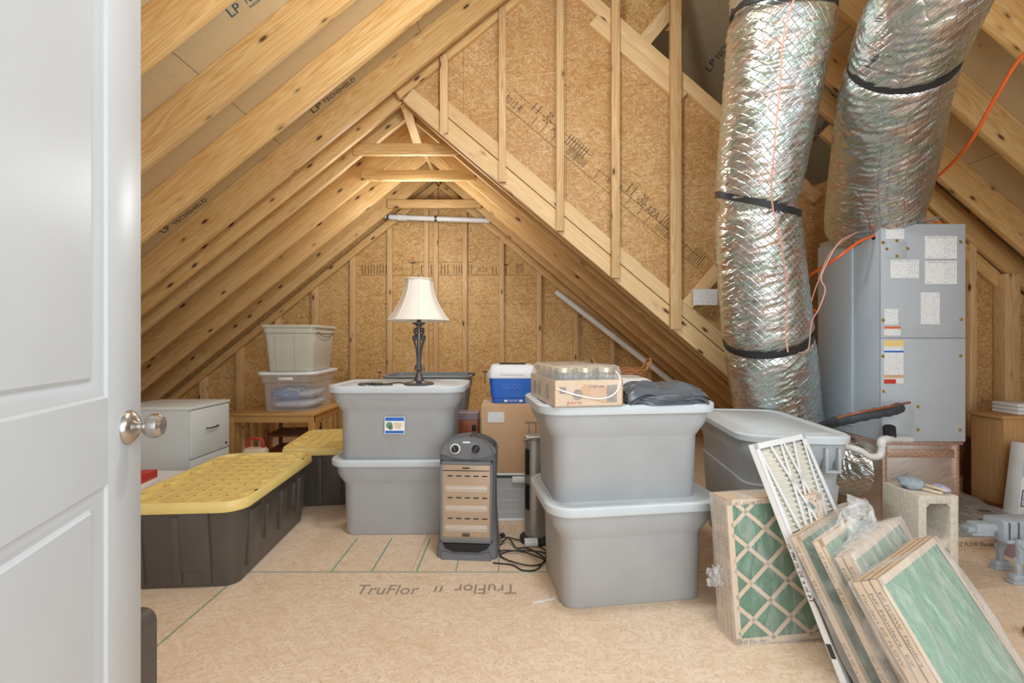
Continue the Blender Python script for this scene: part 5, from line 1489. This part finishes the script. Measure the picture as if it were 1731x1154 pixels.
# toy : plain four legged walker
t = thing('toy_robot', 'gray four legged toy machine standing on the floor right of the concrete block', 'toy', (2.33, 2.06, 0), math.radians(0))
g = G(); g.loft([[(-.17, y, z + .215) for y, z in rr(.09, .09, .012, 2)], [(.2, y, z + .215) for y, z in rr(.10, .10, .012, 2)]])
g.box(-.165, .2, -.056, .056, .165, .18, .003); g.put('body', M['toy'], t)
g = G()
for k in range(9): g.box(-.15 + k * .04, -.148 + k * .04, -.0515, .0515, .18, .255)
g.put('panel_seams', M['toy_dark'], t)
g = G(); g.tube([(-.16, 0, .215), (-.2, 0, .212)], .02, 12); g.put('neck', M['toy'], t)
g = G(); g.box(-.27, -.19, -.028, .028, .185, .24, .008); g.box(-.30, -.265, -.02, .02, .195, .222, .004); g.tube([(-.24, -.03, .195), (-.30, -.03, .197)], .006, 8); g.tube([(-.24, .03, .195), (-.30, .03, .197)], .006, 8); g.put('head', M['toy'], t)
for x, y in ((-.12, -.055), (-.06, .055), (.04, -.055), (.13, .055)):
    g = G(); s = -1 if y < 0 else 1
    g.box(x - .017, x + .017, y + s * .002, y + s * .022, .10, .19, .004); g.box(x - .012 - .01, x + .012 - .01, y + s * .002, y + s * .02, .035, .105, .003)
    g.tube([(x, y, .17), (x, y + s * .028, .17)], .016, 14); g.tube([(x - .008, y, .1), (x - .008, y + s * .026, .1)], .013, 14)
    g.box(x - .042, x + .022, y - .016 + s * .01, y + .016 + s * .01, .012, .04, .006); g.box(x - .05, x + .028, y - .02 + s * .01, y + .02 + s * .01, 0, .014, .003)
    g.put('leg', M['toy'], t)

# right edge things
t = thing('step_stool', 'dark cherry wooden step stool against the back wall', 'stool', (3.24, 3.10, 0), 0)
G().box(-.12, .14, -.075, .09, .375, .39, .002).put('top', M['cherry'], t)
G().box(-.12, .14, -.07, -.055, .33, .375, .002).put('apron', M['cherry'], t)
for sx in (-1, 1):
    g = G(); g.prism([(-.09, 0), (.10, 0), (.08, .375), (-.06, .375)], sx * .1 - .008 + .01, sx * .1 + .008 + .01, 'YZ'); g.put('leg_panel', M['cherry'], t)
g = G(); g.box(-.09, .11, -.05, .0, .1, .115); g.put('stretcher', M['cherry'], t)
t = thing('wooden_cabinet', 'light oak cabinet at the right edge of the room', 'cabinet', (3.22, 2.90, 0), 0)
G().box(-.22, .24, -.10, .10, 0, .578, .002).put('body', M['oak_v'], t)
G().box(-.245, .26, -.115, .105, .578, .597, .004).put('top', M['oak'], t)
for k in range(3):
    g = G(); g.box(-.12, .12, -.08, .08, 0, .022, .008); g.put('folded_towel', M['paper'], None, mtx=Matrix.Translation((3.23, 2.9, .5975 + k * .0235)), label='folded white towel on the oak cabinet, %s of three' % ('lowest', 'middle', 'top')[k], cat='towel', group='white towels on the oak cabinet')
t = thing('paper_pack', 'white and pale blue printed pack leaning in front of the oak cabinet', 'package', mtx=Matrix.Translation((2.95, 2.66, 0)) @ Matrix.Rotation(.12, 4, 'Y') )
G().box(-.06, .22, -.03, .05, 0.03, .46, .003).put('carton', M['paper'], t)
G().box(-.06, .22, -.031, -.03, .27, .455).put('print_field', M['lightblue'], t)
g = G(); 
for a in ((-.05, .04, .10, .106), (-.05, .04, .19, .196)): g.box(a[0], a[1], -.0315, -.03, a[2], a[3])
g.box(-.05, -.045, -.0315, -.03, .10, .19); g.put('print_frame', M['purple'], t)
letter('Do', (-.038, -.0318, .135), (1, 0, 0), (0, 0, 1), h=.04, mat=M['purple'], parent=t)
letter('APPLE', (-.038, -.0318, .115), (1, 0, 0), (0, 0, 1), h=.012, mat=M['purple'], parent=t)
t = thing('plastic_basin', 'mauve plastic basin behind the gray toy', 'basin', (2.52, 2.245, 0), 0)
g = G(); g.rloft([(.2, .08, .03, 0), (.24, .10, .03, .11), (.25, .11, .03, .112), (.25, .11, .03, .12), (.22, .085, .03, .12), (.18, .06, .03, .01)]); g.put('body', M['mauve'], t)
g = G(); g.lathe([(.0, 0), (.02, .003), (.028, .02), (.024, .034), (.012, .042), (0, .043)], 18); g.put('wooden_ball', M['copper_box'], None, mtx=Matrix.Translation((1.84, 1.62, 0)), label='round brown wooden ball lying on the floor at the right edge', cat='ball')
